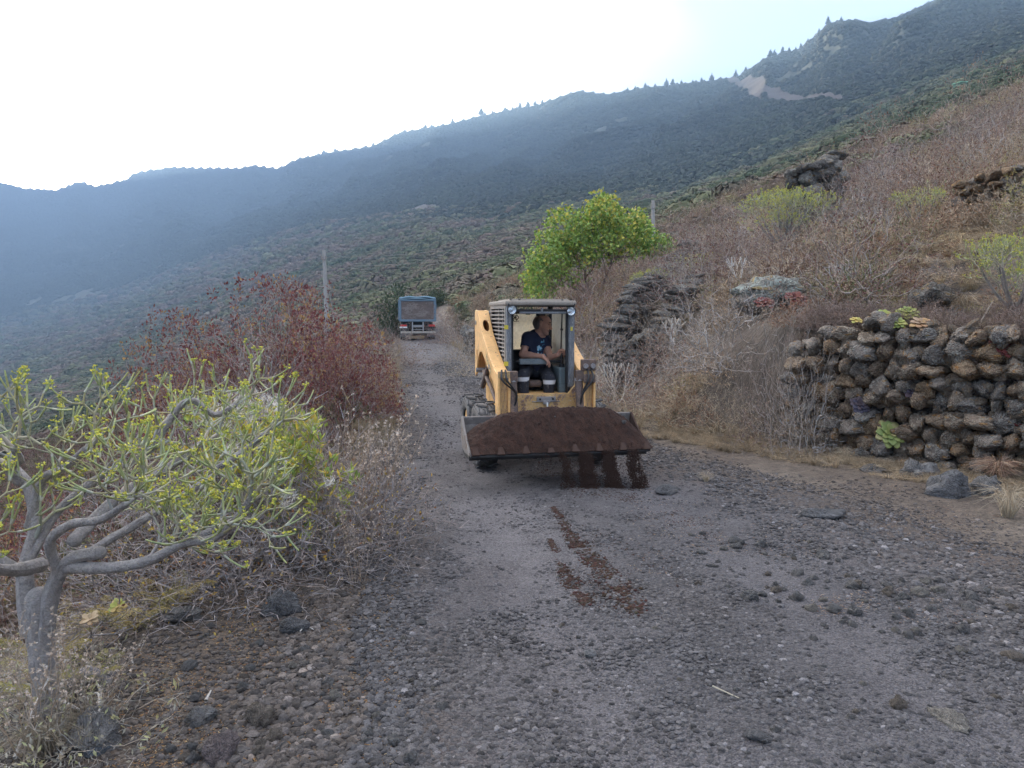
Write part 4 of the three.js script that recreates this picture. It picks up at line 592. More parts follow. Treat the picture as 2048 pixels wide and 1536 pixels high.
  // lift arms
  const armPts = [[-0.98, 1.62], [-0.98, 1.86], [-0.93, 1.91], [-0.72, 1.9], [-0.6, 1.8], [-0.3, 1.56], [0.2, 1.3], [0.62, 1.12], [0.86, 1.06], [0.92, 1.02], [0.94, 0.42], [0.9, 0.32], [0.78, 0.32], [0.74, 0.42], [0.72, 0.8], [0.6, 0.92], [0.0, 1.16], [-0.35, 1.3], [-0.55, 1.28], [-0.75, 1.15], [-0.86, 0.95], [-0.98, 0.9]];
  for (const [sx, nm] of [[-1, 'left'], [1, 'right']]) {
    const xo = sx < 0 ? -0.665 : 0.5, arm = mesh('lift_arm', [sidePlate(armPts, [oval(-0.78, 1.02 + 0.22, 0.05, 0.09)], xo, 0.03, 0.006), sidePlate(armPts, [], xo + 0.14, 0.03, 0.006)], yS, L);
    // top flange with the oval opening
    const run = [[-0.98, 1.9], [-0.72, 1.895], [-0.6, 1.8], [-0.3, 1.56], [0.2, 1.3], [0.62, 1.12], [0.88, 1.06]], tp = [];
    for (let i = 0; i + 1 < run.length; i++) { const [z0, y0] = run[i], [z1, y1] = run[i + 1], len = Math.hypot(z1 - z0, y1 - y0) + 0.01, hole = i === 2; const s = shp([[0, 0], [len, 0], [len, 0.135], [0, 0.135]], hole ? [oval(len * 0.5, 0.068, len * 0.33, 0.045)] : []), g = ext(s, 0.014, 0.003).rotateX(Math.PI / 2).rotateY(-Math.PI / 2); g.applyMatrix4(new THREE.Matrix4().makeRotationX(-Math.atan2(y1 - y0, z1 - z0))); tp.push(g.translate(xo + 0.153, y0 + 0.005, z0)); }
    mesh('top_flange', tp, yS, arm);
    mesh('front_web', [box(0.11, 0.62, 0.02, xo + 0.085, 0.72, 0.86, 0.004), box(0.16, 0.09, 0.05, xo + 0.085, 1.055, 0.9, 0.01)], wS, arm);
    mesh('tower_web', [box(0.11, 0.9, 0.03, xo + 0.085, 1.42, -0.95, 0.004)], yS, arm);
    // tilt cylinder in front of the arm end
    const cx = sx < 0 ? xo + 0.215 : xo - 0.05;
    const cy = mesh('tilt_cylinder', [rod(V(cx, 0.98, 0.86), V(cx, 0.5, 0.96), 0.052, 16), rod(V(cx, 0.5, 0.96), V(cx, 0.36, 0.99), 0.026)], metres(lm.rusty, 1), L);
    mesh('cylinder_collar', [rod(V(cx, 0.99, 0.858), V(cx, 0.95, 0.866), 0.06, 16)], lm.bare, cy);
    mesh('cylinder_bracket', [box(0.15, 0.14, 0.1, cx + (sx < 0 ? -0.02 : 0.03), 1.03, 0.87, 0.012)], lm.rusty, cy);
    if (sx > 0) { const bx = xo + 0.07, hz = mesh('hose_block', [box(0.2, 0.15, 0.08, bx, 1.17, 0.9, 0.015), box(0.16, 0.12, 0.07, bx + 0.01, 0.99, 0.93, 0.02)], lm.rusty, arm); for (const k of [-0.05, 0.05]) mesh('coupling', rod(V(bx + k, 1.16, 0.94), V(bx + k, 1.16, 0.975), 0.033, 14), lm.bare, hz); }
    mesh('hose', [0, 1].map(k => new THREE.TubeGeometry(new THREE.CatmullRomCurve3([V(xo + 0.05 + k * 0.05, 1.12, 0.93), V(xo + 0.04 + k * 0.06, 1.0, 1.02 + 0.02 * k), V(cx + 0.02, 0.8, 0.98 + 0.03 * k), V(cx - 0.01, 0.62, 0.96)]), 20, 0.013, 7)), lm.black, arm);
    for (const [z, y] of [[-0.86, 1.72], [0.82, 0.5], [-0.8, 1.0], [0.3, 1.12]]) mesh('pin', [rod(V(xo - 0.012, y, z), V(xo + 0.185, y, z), 0.035, 14)], lm.bare, arm);
    // lift cylinder and lower link behind
    mesh('lift_cylinder', [rod(V(xo + 0.08, 0.75, -0.75), V(xo + 0.08, 1.25, 0.05), 0.04), rod(V(xo + 0.08, 0.6, 0.55), V(xo + 0.08, 1.0, -0.6), 0.03)], lm.rusty, L);
    mesh('fender', [sidePlate([[-0.95, 0.55], [-0.95, 1.12], [-0.7, 1.05], [-0.35, 0.98], [0.3, 0.86], [0.62, 0.8], [0.62, 0.55], [0.3, 0.5], [0, 0.5], [-0.4, 0.5]], [oval(-0.1, 0.72, 0.2, 0.1)], sx < 0 ? -0.5 : 0.46, 0.03)], yS, L);
  }
  mesh('cross_tube', [rod(V(-0.6, 1.86, -0.8), V(0.6, 1.86, -0.8), 0.035)], lm.post, L);
  // worn, unreadable lettering on the outside of the left arm
  { const cv = document.createElement('canvas'); cv.width = 512; cv.height = 128; const c = cv.getContext('2d'); c.fillStyle = '#d8b277'; c.fillRect(0, 0, 512, 128); c.fillStyle = '#5d5750'; for (let k = 0; k < 6; k++) { c.fillRect(30 + k * 78, 20, 24, 88); c.fillRect(62 + k * 78, 30 + (k % 3) * 24, 26, 30); } const r = rng(8); c.fillStyle = '#d8b277'; for (let k = 0; k < 420; k++) c.fillRect(r() * 512, r() * 128, 2 + r() * 16, 1 + r() * 5); const t = new THREE.CanvasTexture(cv); t.colorSpace = THREE.SRGBColorSpace; const g = new THREE.PlaneGeometry(0.46, 0.11).rotateY(-Math.PI / 2); g.applyMatrix4(new THREE.Matrix4().makeRotationX(0.49)); mesh('arm_lettering', g.translate(-0.669, 1.16, 0.25), new THREE.MeshStandardMaterial({ map: t, roughness: 0.6 }), L); }
  // wheels
  for (const x of [-0.76, 0.76]) for (const z of [-0.52, 0.46]) {
    const R0 = 0.463, w = mesh('wheel', [new THREE.LatheGeometry([[0.25, -0.12], [0.33, -0.145], [0.4, -0.14], [0.435, -0.11], [0.447, -0.05], [0.45, 0], [0.447, 0.05], [0.435, 0.11], [0.4, 0.14], [0.33, 0.145], [0.25, 0.12]].map(p => new THREE.Vector2(p[0], p[1])), 36).rotateZ(Math.PI / 2)], lm.tyre, L); w.position.set(x, R0 - 0.26, z);
    const tr = []; for (let k = 0; k < 16; k++) for (const s of [-1, 1]) { const g = box(0.15, 0.02, 0.05, 0, 0, 0, 0.01); g.rotateY(s * 0.5); g.translate(s * 0.07, 0.45, 0); g.rotateX((k + (s > 0 ? 0.5 : 0)) / 16 * 6.283); tr.push(g); }
    mesh('tread', tr, lm.tyre, w, 'stuff'); mesh('rim', [rod(V(-0.1, 0, 0), V(0.1, 0, 0), 0.24, 24), rod(V(-0.12, 0, 0), V(0.12, 0, 0), 0.07, 16)], yS, w);
  }
  // bucket
  const x0 = -1.2, x1 = 1.0, yl = LP(1115, 905, 2.03).y, ZB = 1.36, top0 = LP(945, 834, 1.36).y - yl, prof = [[0, top0], [-0.03, 0.27], [0, 0.1], [0.1, 0.01], [0.28, -0.02], [0.67, 0], [0.67, 0.02], [0.28, 0.005], [0.11, 0.035], [0.025, 0.11], [0, 0.27], [0.03, top0]].map(([z, y]) => [z + ZB, y + yl]);
  const toothMat = M([0.05, 0.027, 0.019], 0.95);
  const bucket = mesh('bucket', [sidePlate(prof, [], x0, x1 - x0, 0.003), box(x1 - x0, 0.06, 0.03, (x0 + x1) / 2, yl + top0 - 0.02, ZB)], lm.bucket, L);
  for (const x of [x0 - 0.012, x1 - 0.012]) mesh('side_plate', sidePlate([[0, top0 + 0.01], [0.05, top0 + 0.01], [0.2, 0.26], [0.42, 0.13], [0.66, 0.03], [0.68, 0], [0.28, -0.03], [0.08, 0.0], [-0.01, 0.1], [-0.04, 0.27]].map(([z, y]) => [z + ZB, y + yl]), [], x, 0.025, 0.004), x > 0 ? toothMat : metres(lm.bucket, 1), bucket);
  mesh('cutting_edge', [box(x1 - x0, 0.024, 0.16, (x0 + x1) / 2, yl - 0.012, ZB + 0.63, 0.005), box(x1 - x0, 0.05, 0.45, (x0 + x1) / 2, yl - 0.05, ZB + 0.36, 0.005)], lm.dark, bucket);
  for (let k = 0; k < 8; k++) { const x = lerp(x0 + 0.06, x1 - 0.05, k / 7), g = new THREE.CylinderGeometry(0.03, 0.062, 0.1, 4, 1).rotateY(Math.PI / 4).scale(1, 1, 0.5); g.rotateX(-0.6); mesh('tooth', g.translate(x, yl + 0.045, ZB + 0.69), toothMat, bucket); }
  mesh('bucket_mount', [box(1.0, 0.3, 0.07, -0.08, yl + 0.08, ZB - 0.06, 0.015), box(0.12, 0.16, 0.5, -0.57, yl + 0.15, ZB - 0.28), box(0.12, 0.16, 0.5, 0.57, yl + 0.15, ZB - 0.28)], lm.rusty, L);
}
// the soil
const soilTex = noiseTex(512, (u, v) => { const q = 0.5 + 0.8 * (tfb(u, v, 12, 5, 5) - 0.5) + 0.9 * (tfb(u, v, 110, 2, 61) - 0.5); return [q + 0.25, q + 0.25, q + 0.25]; });
const soilMat = new THREE.MeshStandardMaterial({ color: lin(0.066, 0.029, 0.0175), roughness: 1, map: soilTex, bumpMap: soilTex, bumpScale: 0.02 });
{
  const nx = 170, nz = 50, x0 = -1.19, x1 = 1.03, yl = LP(1115, 905, 2.03).y, z0 = 1.38, z1 = 2.07, P = [], U = [], I = [];
  const crest = [[932, 874], [965, 850], [1000, 834], [1050, 822], [1100, 815], [1180, 813], [1225, 820], [1255, 838], [1280, 866], [1300, 892]].map(([a, b]) => LP(a, b, 1.72));
  const top = x => { if (x <= crest[0].x) return crest[0].y; for (let i = 1; i < crest.length; i++) if (x <= crest[i].x) return lerp(crest[i - 1].y, crest[i].y, (x - crest[i - 1].x) / (crest[i].x - crest[i - 1].x)); return crest[9].y; };
  for (let i = 0; i <= nx; i++) for (let j = 0; j <= nz; j++) {
    const q = i / nx, w = j / nz, x = lerp(x0, x1, q), T = Math.max(top(x), yl + 0.06), back = Math.min(LP(945, 834, 1.36).y - 0.03, T - 0.06), edge = yl + 0.015;
    let y = w < 0.45 ? lerp(back, T, Math.sin(w / 0.45 * 1.57)) : lerp(T, edge, Math.pow((w - 0.45) / 0.55, 1.35));
    const e = sst(0, 0.05, w) * sst(1, 0.96, w); y += e * (0.03 * fbm(x * 4, w * 3, 4) + 0.02 * fbm(x * 14, w * 10, 3) + 0.014 * (fbm(x * 40, w * 28, 2)));
    P.push(x, y, lerp(z0, z1, w) + e * 0.02 * fbm(x * 7 + 4, w * 6, 3)); U.push(x / 0.5, w * 0.9 / 0.5);
    if (i && j) { const n = i * (nz + 1) + j, a = n - 1, b = n - nz - 2, c = n - nz - 1; I.push(a, n, b, n, c, b); }
  }
  const g = new THREE.BufferGeometry(); g.setAttribute('position', new THREE.Float32BufferAttribute(P, 3)); g.setAttribute('uv', new THREE.Float32BufferAttribute(U, 2)); g.setIndex(I); g.computeVertexNormals();
  const heap = thing('soil_heap', 'heap of dark brown soil filling the bucket of the loader', 'soil', LO, LYAW), r = rng(31); heap.scale.setScalar(LS);
  mesh('soil', g, soilMat, heap);
  const cl = []; for (let k = 0; k < 130; k++) { const q = r(), w = rr(0.3, 0.95, r), i = Math.floor(q * nx) * (nz + 1) + Math.floor(w * nz), s = 0.006 + 0.018 * Math.pow(r(), 3); cl.push(rockGeo(200 + k % 6, 1).scale(s, s * 0.8, s).rotateY(r() * 6).translate(P[3 * i], P[3 * i + 1] - s * 0.1, P[3 * i + 2])); }
  mesh('clods', cl, soilMat, heap, 'stuff');
  for (const [px, py, s] of [[1088, 855, 0.018], [1110, 833, 0.014], [1248, 843, 0.03], [1080, 860, 0.016], [1200, 880, 0.016]]) { const c = LP(px, py, 1.88), m = new THREE.Mesh(rockGeos[Math.floor(r() * 10)], stoneMats[1]); m.name = 'stone'; m.scale.setScalar(s); const w = 0.62; m.position.set(c.x, c.y, 1.88); heap.add(m); }
  // grains falling from the lip
  const fall = [], gr = rockGeo(207, 0);
  const gl = -0.255;
  for (const [pa, pb, n, low] of [[1112, 1140, 1500, 0.05], [1148, 1188, 8200, 0], [1200, 1238, 8200, 0], [1246, 1284, 5200, 0], [1060, 1110, 300, 0.2], [1080, 1290, 900, 0]]) for (let k = 0; k < n; k++) { const xa = LP(pa, 900, 2.07).x, xb = LP(pb, 900, 2.07).x, t = Math.pow(r(), 0.9), u = 0.5 + (0.36 + 0.22 * t) * (r() + r() - 1), y = lerp(yl + 0.02, gl + low, t), rag = fbm(pa * 0.37 + u * 6, t * 3.2, 3), p = toWorld(V(lerp(xa, xb, u) + 0.06 * t + 0.05 * fbm(t * 2.5, pa * 0.7, 2) + 0.05 * t * (r() - 0.5), y, 2.07 + rr(-0.03, 0.03, r) + 0.04 * t)), s = rr(0.0028, 0.006, r) * (r() < 0.03 ? 2.2 : 1); if (r() > 0.95 + 1.3 * rag - 0.2 * t) continue; fall.push([p.x, p.y, p.z, s, s * 1.4, r() * 6, 1.1, 1.05, 1]); }
  scatter('falling_soil', 'loose brown soil trickling from the bucket lip to the track', [gr], new THREE.MeshStandardMaterial({ color: lin(0.04, 0.021, 0.0145), roughness: 1 }), fall, 'stuff', 'soil');
  // spilled soil along the track
  const sp0 = [], trail = (pts, n, w, mx) => { for (let k = 0; k < n; k++) { const t = r() * (pts.length - 1), i = Math.floor(t), f = t - i, px = lerp(pts[i][0], pts[i + 1][0], f), py = lerp(pts[i][1], pts[i + 1][1], f), ww = lerp(pts[i][2], pts[i + 1][2], f); const fine = r() < 0.45, wd = fine ? 2.1 : 1, g0 = gnd(px + (r() + r() + r() + r() - 2) * ww * 1.15 * wd, py + (r() + r() - 1) * ww * 0.9 * wd, 4), den = fbm(g0.x * 6, g0.z * 6, 2); if (r() > sst(-0.6, 0.35, den + 0.6 * fbm(g0.x * 19, g0.z * 19, 2))) continue; const s = fine ? rr(0.002, 0.0045, r) : 0.003 + 0.7 * mx * Math.pow(r(), 4); sp0.push([g0.x, g0.y + s * 0.3 + 0.004 * r(), g0.z, s, s * 0.8, r() * 6, rr(0.8, 1.5, r), rr(0.8, 1.4, r), rr(0.8, 1.3, r)]); } };
  trail([[1100, 1080, 3], [1122, 1130, 9], [1150, 1175, 15], [1174, 1208, 10]], 6500, 1, 0.014);
  trail([[1108, 1015, 4], [1145, 1080, 10], [1195, 1130, 18], [1235, 1180, 26], [1282, 1222, 14]], 14000, 1, 0.016);
  trail([[1150, 975, 22], [1215, 985, 26], [1270, 996, 22]], 4200, 1, 0.012); trail([[1130, 960, 30], [1270, 980, 30]], 900, 1, 0.01);
  trail([[1330, 1025, 12], [1390, 1050, 22], [1440, 1060, 22]], 900, 1, 0.008); trail([[1160, 1050, 10], [1260, 1110, 22], [1380, 1180, 26]], 700, 1, 0.009); trail([[965, 1050, 8], [985, 1075, 8]], 220, 1, 0.006);
  scatter('spilled_soil', 'trails of dark brown soil spilled on the grey track before the loader', [rockGeo(208, 1), rockGeo(209, 1)], new THREE.MeshStandardMaterial({ color: lin(0.034, 0.0175, 0.0115), roughness: 1 }), sp0, 'stuff', 'soil');
}
// ---------- the driver ----------
function blob(caps, lo, hi, cell, k = 0.03, bump) {       // smooth union of tapered capsules [a, b, ra, rb, k?] meshed on a grid
  const size = Math.max(hi.x - lo.x, hi.y - lo.y, hi.z - lo.z), n = Math.ceil(size / cell) + 2, half = n / 2, mc = new MarchingCubes(n, undefined, false, false, 400000), S = cell * half, c = lo.clone().add(hi).multiplyScalar(0.5), p = V(), q = V();
  const B = caps.map(([a, b, ra, rb, kk]) => { const d = b.clone().sub(a); return { a, d, l: Math.max(1e-9, d.lengthSq()), ra, rb, kk: kk ?? k }; });
  for (let z = 0; z < n; z++) for (let y = 0; y < n; y++) for (let x = 0; x < n; x++) {
    p.set(c.x + (x - half) * cell, c.y + (y - half) * cell, c.z + (z - half) * cell); let f = 1e3;
    for (const o of B) { q.copy(p).sub(o.a); const t = clamp(q.dot(o.d) / o.l), d = q.addScaledVector(o.d, -t).length() - lerp(o.ra, o.rb, t); if (o.kk < 0) { const h = clamp(0.5 - 0.5 * (d + f) / -o.kk); f = lerp(f, -d, h) + -o.kk * h * (1 - h); continue; } const h = clamp(0.5 + 0.5 * (f - d) / o.kk); f = lerp(f, d, h) - o.kk * h * (1 - h); }
    if (bump) f += bump(p); mc.field[n * n * z + n * y + x] = -f;
  }
  mc.isolation = 0; mc.update();
  const cnt = mc.count, P = new Float32Array(cnt * 3), N = new Float32Array(cnt * 3);
  for (let i = 0; i < cnt; i++) { P[3 * i] = mc.positionArray[3 * i] * S + c.x; P[3 * i + 1] = mc.positionArray[3 * i + 1] * S + c.y; P[3 * i + 2] = mc.positionArray[3 * i + 2] * S + c.z; }
  const g = new THREE.BufferGeometry(); g.setAttribute('position', new THREE.BufferAttribute(P, 3));
  const grid = new Map(), key = i => Math.round(P[3 * i] * 5e3) + ',' + Math.round(P[3 * i + 1] * 5e3) + ',' + Math.round(P[3 * i + 2] * 5e3), A = V(), Bv = V(), C = V();
  for (let i = 0; i < cnt; i += 3) { A.fromArray(P, 3 * i); Bv.fromArray(P, 3 * i + 3); C.fromArray(P, 3 * i + 6); Bv.sub(A); C.sub(A); const nn = Bv.cross(C); for (let j = 0; j < 3; j++) { const k2 = key(i + j); if (!grid.has(k2)) grid.set(k2, V()); grid.get(k2).add(nn); } }
  let out = 0; const ce = c.clone(); for (let i = 0; i < cnt; i++) { const v = grid.get(key(i)); A.copy(v).normalize(); N[3 * i] = A.x; N[3 * i + 1] = A.y; N[3 * i + 2] = A.z; }
  let vol = 0; for (let i = 0; i < cnt; i += 3) { A.fromArray(P, 3 * i).sub(ce); Bv.fromArray(P, 3 * i + 3).sub(ce); C.fromArray(P, 3 * i + 6).sub(ce); vol += A.dot(Bv.cross(C)); }
  if (vol < 0) { for (let i = 0; i < cnt * 3; i++) N[i] = -N[i]; for (let i = 0; i < cnt; i += 3) for (let j = 0; j < 3; j++) { const t = P[3 * i + 3 + j]; P[3 * i + 3 + j] = P[3 * i + 6 + j]; P[3 * i + 6 + j] = t; const u = N[3 * i + 3 + j]; N[3 * i + 3 + j] = N[3 * i + 6 + j]; N[3 * i + 6 + j] = u; } }
  g.setAttribute('normal', new THREE.BufferAttribute(N, 3)); return g;
}
const paint = (g, fn) => { const p = g.attributes.position, c = new Float32Array(p.count * 3); for (let i = 0; i < p.count; i++) c.set(fn(p.getX(i), p.getY(i), p.getZ(i)), 3 * i); g.setAttribute('color', new THREE.BufferAttribute(c, 3)); return g; };
{
  const who = thing('person', 'man in navy T-shirt and dark trousers driving the loader, looking to one side', 'person', LO, LYAW); who.scale.setScalar(LS);
  const add = (a, x, y, z) => a.clone().add(V(x, y, z));
  // joints, in the loader's frame
  const neck = ZP(752, 560, -0.1), headC = ZP(796, 445, -0.06), chest = ZP(725, 690, -0.14), belly = ZP(720, 850, -0.12), pelvis = ZP(715, 985, -0.14);
  const sR = ZP(610, 610, -0.06), eR = ZP(552, 828, 0.02), wR = ZP(800, 848, 0.24), sL = ZP(828, 640, -0.1), eL = ZP(900, 862, 0.1), wL = ZP(990, 832, 0.25);
  const hR = add(pelvis, -0.12, -0.02, 0), hL = add(pelvis, 0.12, -0.02, 0), kR = ZP(548, 1105, 0.3), kL = ZP(885, 1135, 0.32), aR = ZP(560, 1420, 0.3), aL = ZP(880, 1430, 0.32);
  const f = V(0.86, -0.2, 0.47).normalize(), up = V(0.2, 0.98, 0.02).addScaledVector(f, -V(0.2, 0.98, 0.02).dot(f)).normalize(), rt = f.clone().cross(up).normalize();   // where the face looks
  const hp = (x, y, z) => headC.clone().addScaledVector(rt, x).addScaledVector(up, y).addScaledVector(f, z);
  const head = [[hp(0, 0.035, -0.02), hp(0, 0.045, 0.03), 0.098, 0.092, 0.02], [hp(0, -0.03, 0.03), hp(0, -0.085, 0.065), 0.075, 0.047, 0.04], [hp(-0.03, -0.03, 0.05), hp(0.03, -0.03, 0.05), 0.06, 0.06, 0.03],
    [hp(0, 0.025, 0.113), hp(0, -0.028, 0.142), 0.013, 0.02, 0.012], [hp(-0.045, 0.045, 0.1), hp(0.045, 0.045, 0.1), 0.018, 0.018, 0.02], [hp(0, -0.068, 0.098), hp(0, -0.068, 0.112), 0.022, 0.012, 0.012], [hp(-0.02, -0.062, 0.105), hp(0.02, -0.062, 0.105), 0.008, 0.008, 0.006], [hp(-0.02, -0.078, 0.1), hp(0.02, -0.078, 0.1), 0.009, 0.009, 0.006], [hp(0, -0.115, 0.09), hp(0, -0.112, 0.1), 0.026, 0.022, 0.02],
    [hp(-0.037, 0.02, 0.105), hp(-0.035, 0.02, 0.11), 0.017, 0.016, -0.012], [hp(0.037, 0.02, 0.105), hp(0.035, 0.02, 0.11), 0.017, 0.016, -0.012],
    [hp(-0.1, 0.03, 0), hp(-0.103, -0.022, 0.008), 0.021, 0.013, 0.008], [hp(0.1, 0.03, 0), hp(0.103, -0.022, 0.008), 0.021, 0.013, 0.008]];
  // a hand: wrist w, pointing along d, palm facing n, fingers bent by c
  const hand = (w, d, n, c, k, flip) => { d = d.clone().normalize(); n = n.clone().addScaledVector(d, -n.dot(d)).normalize(); const s = d.clone().cross(n).multiplyScalar(flip), P = (a, b, e) => w.clone().addScaledVector(d, a * k).addScaledVector(s, b * k).addScaledVector(n, e * k), out = [];
    out.push([P(0, 0, 0), P(0.075, 0.028, 0), 0.024 * k, 0.017 * k, 0.015], [P(0, 0, 0), P(0.08, 0, 0), 0.025 * k, 0.018 * k, 0.015], [P(0, 0, 0), P(0.07, -0.028, 0), 0.024 * k, 0.016 * k, 0.015]);
    [[0.033, 0.078, 0.034], [0.011, 0.085, 0.04], [-0.011, 0.082, 0.037], [-0.032, 0.07, 0.028]].forEach(([b, a0, L], i) => { let p = P(a0, b, 0), dir = 0; for (let j = 0; j < 3; j++) { dir += c[i] * (j ? 1 : 0.75); const l = L * [1, 0.72, 0.6][j] * k, q = p.clone().addScaledVector(d, l * Math.cos(dir)).addScaledVector(n, l * Math.sin(dir)).addScaledVector(s, b * 0.12 * k); out.push([p, q, 0.0105 * k - j * 0.001, 0.0098 * k - j * 0.001, 0.005]); p = q; } });
    const t0 = P(0.02, 0.03, 0.006), t1 = P(0.055, 0.056, 0.02), t2 = P(0.082, 0.056 - 0.02 * c[4], 0.03 + 0.02 * c[4]); out.push([t0, t1, 0.014 * k, 0.012 * k, 0.012], [t1, t2, 0.0115 * k, 0.0095 * k, 0.005]); return out; };
  const g2 = ZP(1040, 800, 0.26);
  const handR = hand(wR, V(0.75, -0.62, 0.25), V(-0.45, -0.8, -0.3), [0.5, 0.45, 0.45, 0.5, 0.5], 1.12, 1), handL = hand(wL, V(0.75, 0.5, 0.12), V(0.25, -0.2, 1), [1.25, 1.3, 1.3, 1.3, 1.2], 1.1, -1);
  const arms = [[sR, eR, 0.062, 0.05], [eR, wR, 0.049, 0.031], [eR, eR.clone().lerp(wR, 0.35), 0.05, 0.046], [sL, eL, 0.058, 0.046], [eL, wL, 0.045, 0.03]];
  const torso = [[neck, add(neck, 0.02, -0.1, 0), 0.06, 0.08], [sR, sL, 0.075, 0.07, 0.06], [chest, add(chest, 0, -0.1, 0.02), 0.15, 0.15, 0.08], [add(chest, -0.05, 0.05, 0), add(chest, 0.06, 0.04, 0), 0.12, 0.12, 0.08], [belly, pelvis, 0.155, 0.16, 0.08]];
  const skinC = (x, y, z) => { const q = fb3(x * 30, y * 30, z * 30), p = V(x, y, z).sub(headC), st0 = p.dot(f), su = p.dot(up), hd = p.length() < 0.17, bald = hd && su > 0.02 - 0.5 * (st0 + 0.01) && st0 < 0.075 - 0.2 * su, lips = hd && Math.abs(su + 0.07) < 0.012 && st0 > 0.105, brow = hd && Math.abs(su - 0.052) < 0.009 && st0 > 0.098 && Math.abs(p.dot(rt)) > 0.012 && Math.abs(p.dot(rt)) < 0.06, eye = hd && Math.abs(su - 0.022) < 0.008 && st0 > 0.08 && Math.abs(Math.abs(p.dot(rt)) - 0.036) < 0.014, st1 = hd && su < -0.045 && st0 > 0.02; const k = 1 + 0.12 * q; if (brow || eye) return [0.06, 0.04, 0.03]; if (lips) return [0.3, 0.12, 0.09]; return [0.54 * k * (st1 ? 0.86 : 1), 0.285 * k * (st1 ? 0.88 : 1), 0.195 * k * (st1 ? 0.95 : 1)]; };
  const skinMat = new THREE.MeshPhysicalMaterial({ vertexColors: true, roughness: 0.55 });
  // one body; the head and each hand are meshed finer and joined to it
  const lo = V(-0.6, 0.55, -0.4), hi = V(0.55, 1.9, 0.45), nb = [[neck, hp(0, -0.05, -0.02), 0.062, 0.06, 0.02], [add(neck, 0, -0.02, 0), hp(0, -0.09, 0.0), 0.06, 0.052, 0.02]];
  const bodyG = blob([...torso.map(([a, b, x, y, k]) => [a, b, x - 0.015, y - 0.015, k]), ...arms, ...nb], lo, hi, 0.012), headG = blob([...head, ...nb], add(headC, -0.18, -0.22, -0.18), add(headC, 0.18, 0.18, 0.18), 0.0055, 0.02), hRG = blob([...handR, [wR.clone().lerp(eR, 0.12), wR, 0.033, 0.029]], add(wR, -0.08, -0.25, -0.14), add(wR, 0.24, 0.1, 0.16), 0.0042, 0.01), hLG = blob([...handL, [wL.clone().lerp(eL, 0.12), wL, 0.032, 0.028]], add(wL, -0.08, -0.12, -0.12), add(wL, 0.22, 0.2, 0.16), 0.0042, 0.01);
  const body = mesh('body', mrg([bodyG, headG, hRG, hLG].map(g => paint(g, skinC))), skinMat, who);
  // close cropped hair at the back and sides
  const hair = blob([[hp(0, 0.03, -0.035), hp(0, 0.05, 0.005), 0.102, 0.095, 0.02], [hp(0, -0.02, -0.045), hp(0, 0.0, -0.05), 0.078, 0.09, 0.03], [hp(0, 0.16, 0.03), hp(0, 0.02, 0.16), 0.105, 0.105, -0.02], [hp(-0.12, -0.06, 0.06), hp(0.12, -0.06, 0.06), 0.07, 0.07, -0.02], [hp(-0.13, 0.0, 0.02), hp(-0.09, 0.0, 0.02), 0.035, 0.035, -0.01], [hp(0.13, 0.0, 0.02), hp(0.09, 0.0, 0.02), 0.035, 0.035, -0.01]], add(headC, -0.16, -0.16, -0.16), add(headC, 0.16, 0.17, 0.16), 0.006, 0.02, p => 0.003 * fb3(p.x * 90, p.y * 90, p.z * 90));
  mesh('hair', paint(hair, (x, y, z) => { const q = 0.5 + fb3(x * 60, y * 60, z * 60); const u = clamp((V(x, y, z).sub(headC).dot(up) - 0.02) / 0.09); return [lerp(0.15, 0.2, u) * (0.8 + 0.3 * q), lerp(0.125, 0.13, u) * (0.8 + 0.3 * q), lerp(0.11, 0.1, u) * (0.8 + 0.3 * q)]; }), skinMat, body);
  // shirt with folds and a pale blue print on the chest
  const fold = p => 0.006 * Math.sin(p.y * 46 + 5 * fb3(p.x * 6, p.y * 4, p.z * 6)) * fb3(p.x * 5 + 2, p.y * 5, p.z * 5) + 0.004 * fb3(p.x * 14, p.y * 14, p.z * 14);
  const cR = sR.clone().lerp(eR, 0.62), cL = sL.clone().lerp(eL, 0.55);
  const shirtG = blob([...torso.slice(1), [add(neck, 0, -0.05, 0), add(chest, 0, 0.1, 0), 0.075, 0.12, 0.05], [sR, cR, 0.082, 0.074, 0.05], [sL, cL, 0.078, 0.068, 0.05], [add(pelvis, 0, 0.02, 0), pelvis, 0.17, 0.16, 0.05], [cR.clone().lerp(eR, 0.12), eR.clone().lerp(cR, -0.6), 0.075, 0.09, -0.004], [cL.clone().lerp(eL, 0.12), eL.clone().lerp(cL, -0.6), 0.07, 0.09, -0.004], [add(neck, 0.035, -0.01, 0.06), add(neck, 0.01, 0.1, 0), 0.062, 0.08, -0.006]], V(-0.5, 0.6, -0.45), V(0.45, 1.8, 0.25), 0.0095, 0.05, fold);
  const A = ZP(800, 735, 0), B = ZP(730, 740, 0), sx = ZP(860, 0 + 800, 0).x - B.x;
  mesh('shirt', paint(shirtG, (x, y, z) => { const u = (x - B.x) / sx, v = (y - A.y) / 0.12; let c = [0.017, 0.022, 0.05]; if (z > -0.12 && u > 0 && u < 1.05 && v > -1.15 && v < 1) { const q = n2(u * 5.5 + 3, v * 4.2) + 0.45 * n2(u * 13, v * 11 + 4), m = v > 0.25 ? Math.abs(u - 0.5) < 0.16 : true; if (m && q > 0.12) c = q > 0.42 ? [0.5, 0.66, 0.75] : [0.07, 0.34, 0.52]; } return c; }), new THREE.MeshStandardMaterial({ vertexColors: true, roughness: 0.9 }), body);
  // trousers with pale reflective bands under the knees
  const thigh = (h, k, a) => [[h, k, 0.105, 0.082, 0.05], [k, a, 0.085, 0.075, 0.03]];
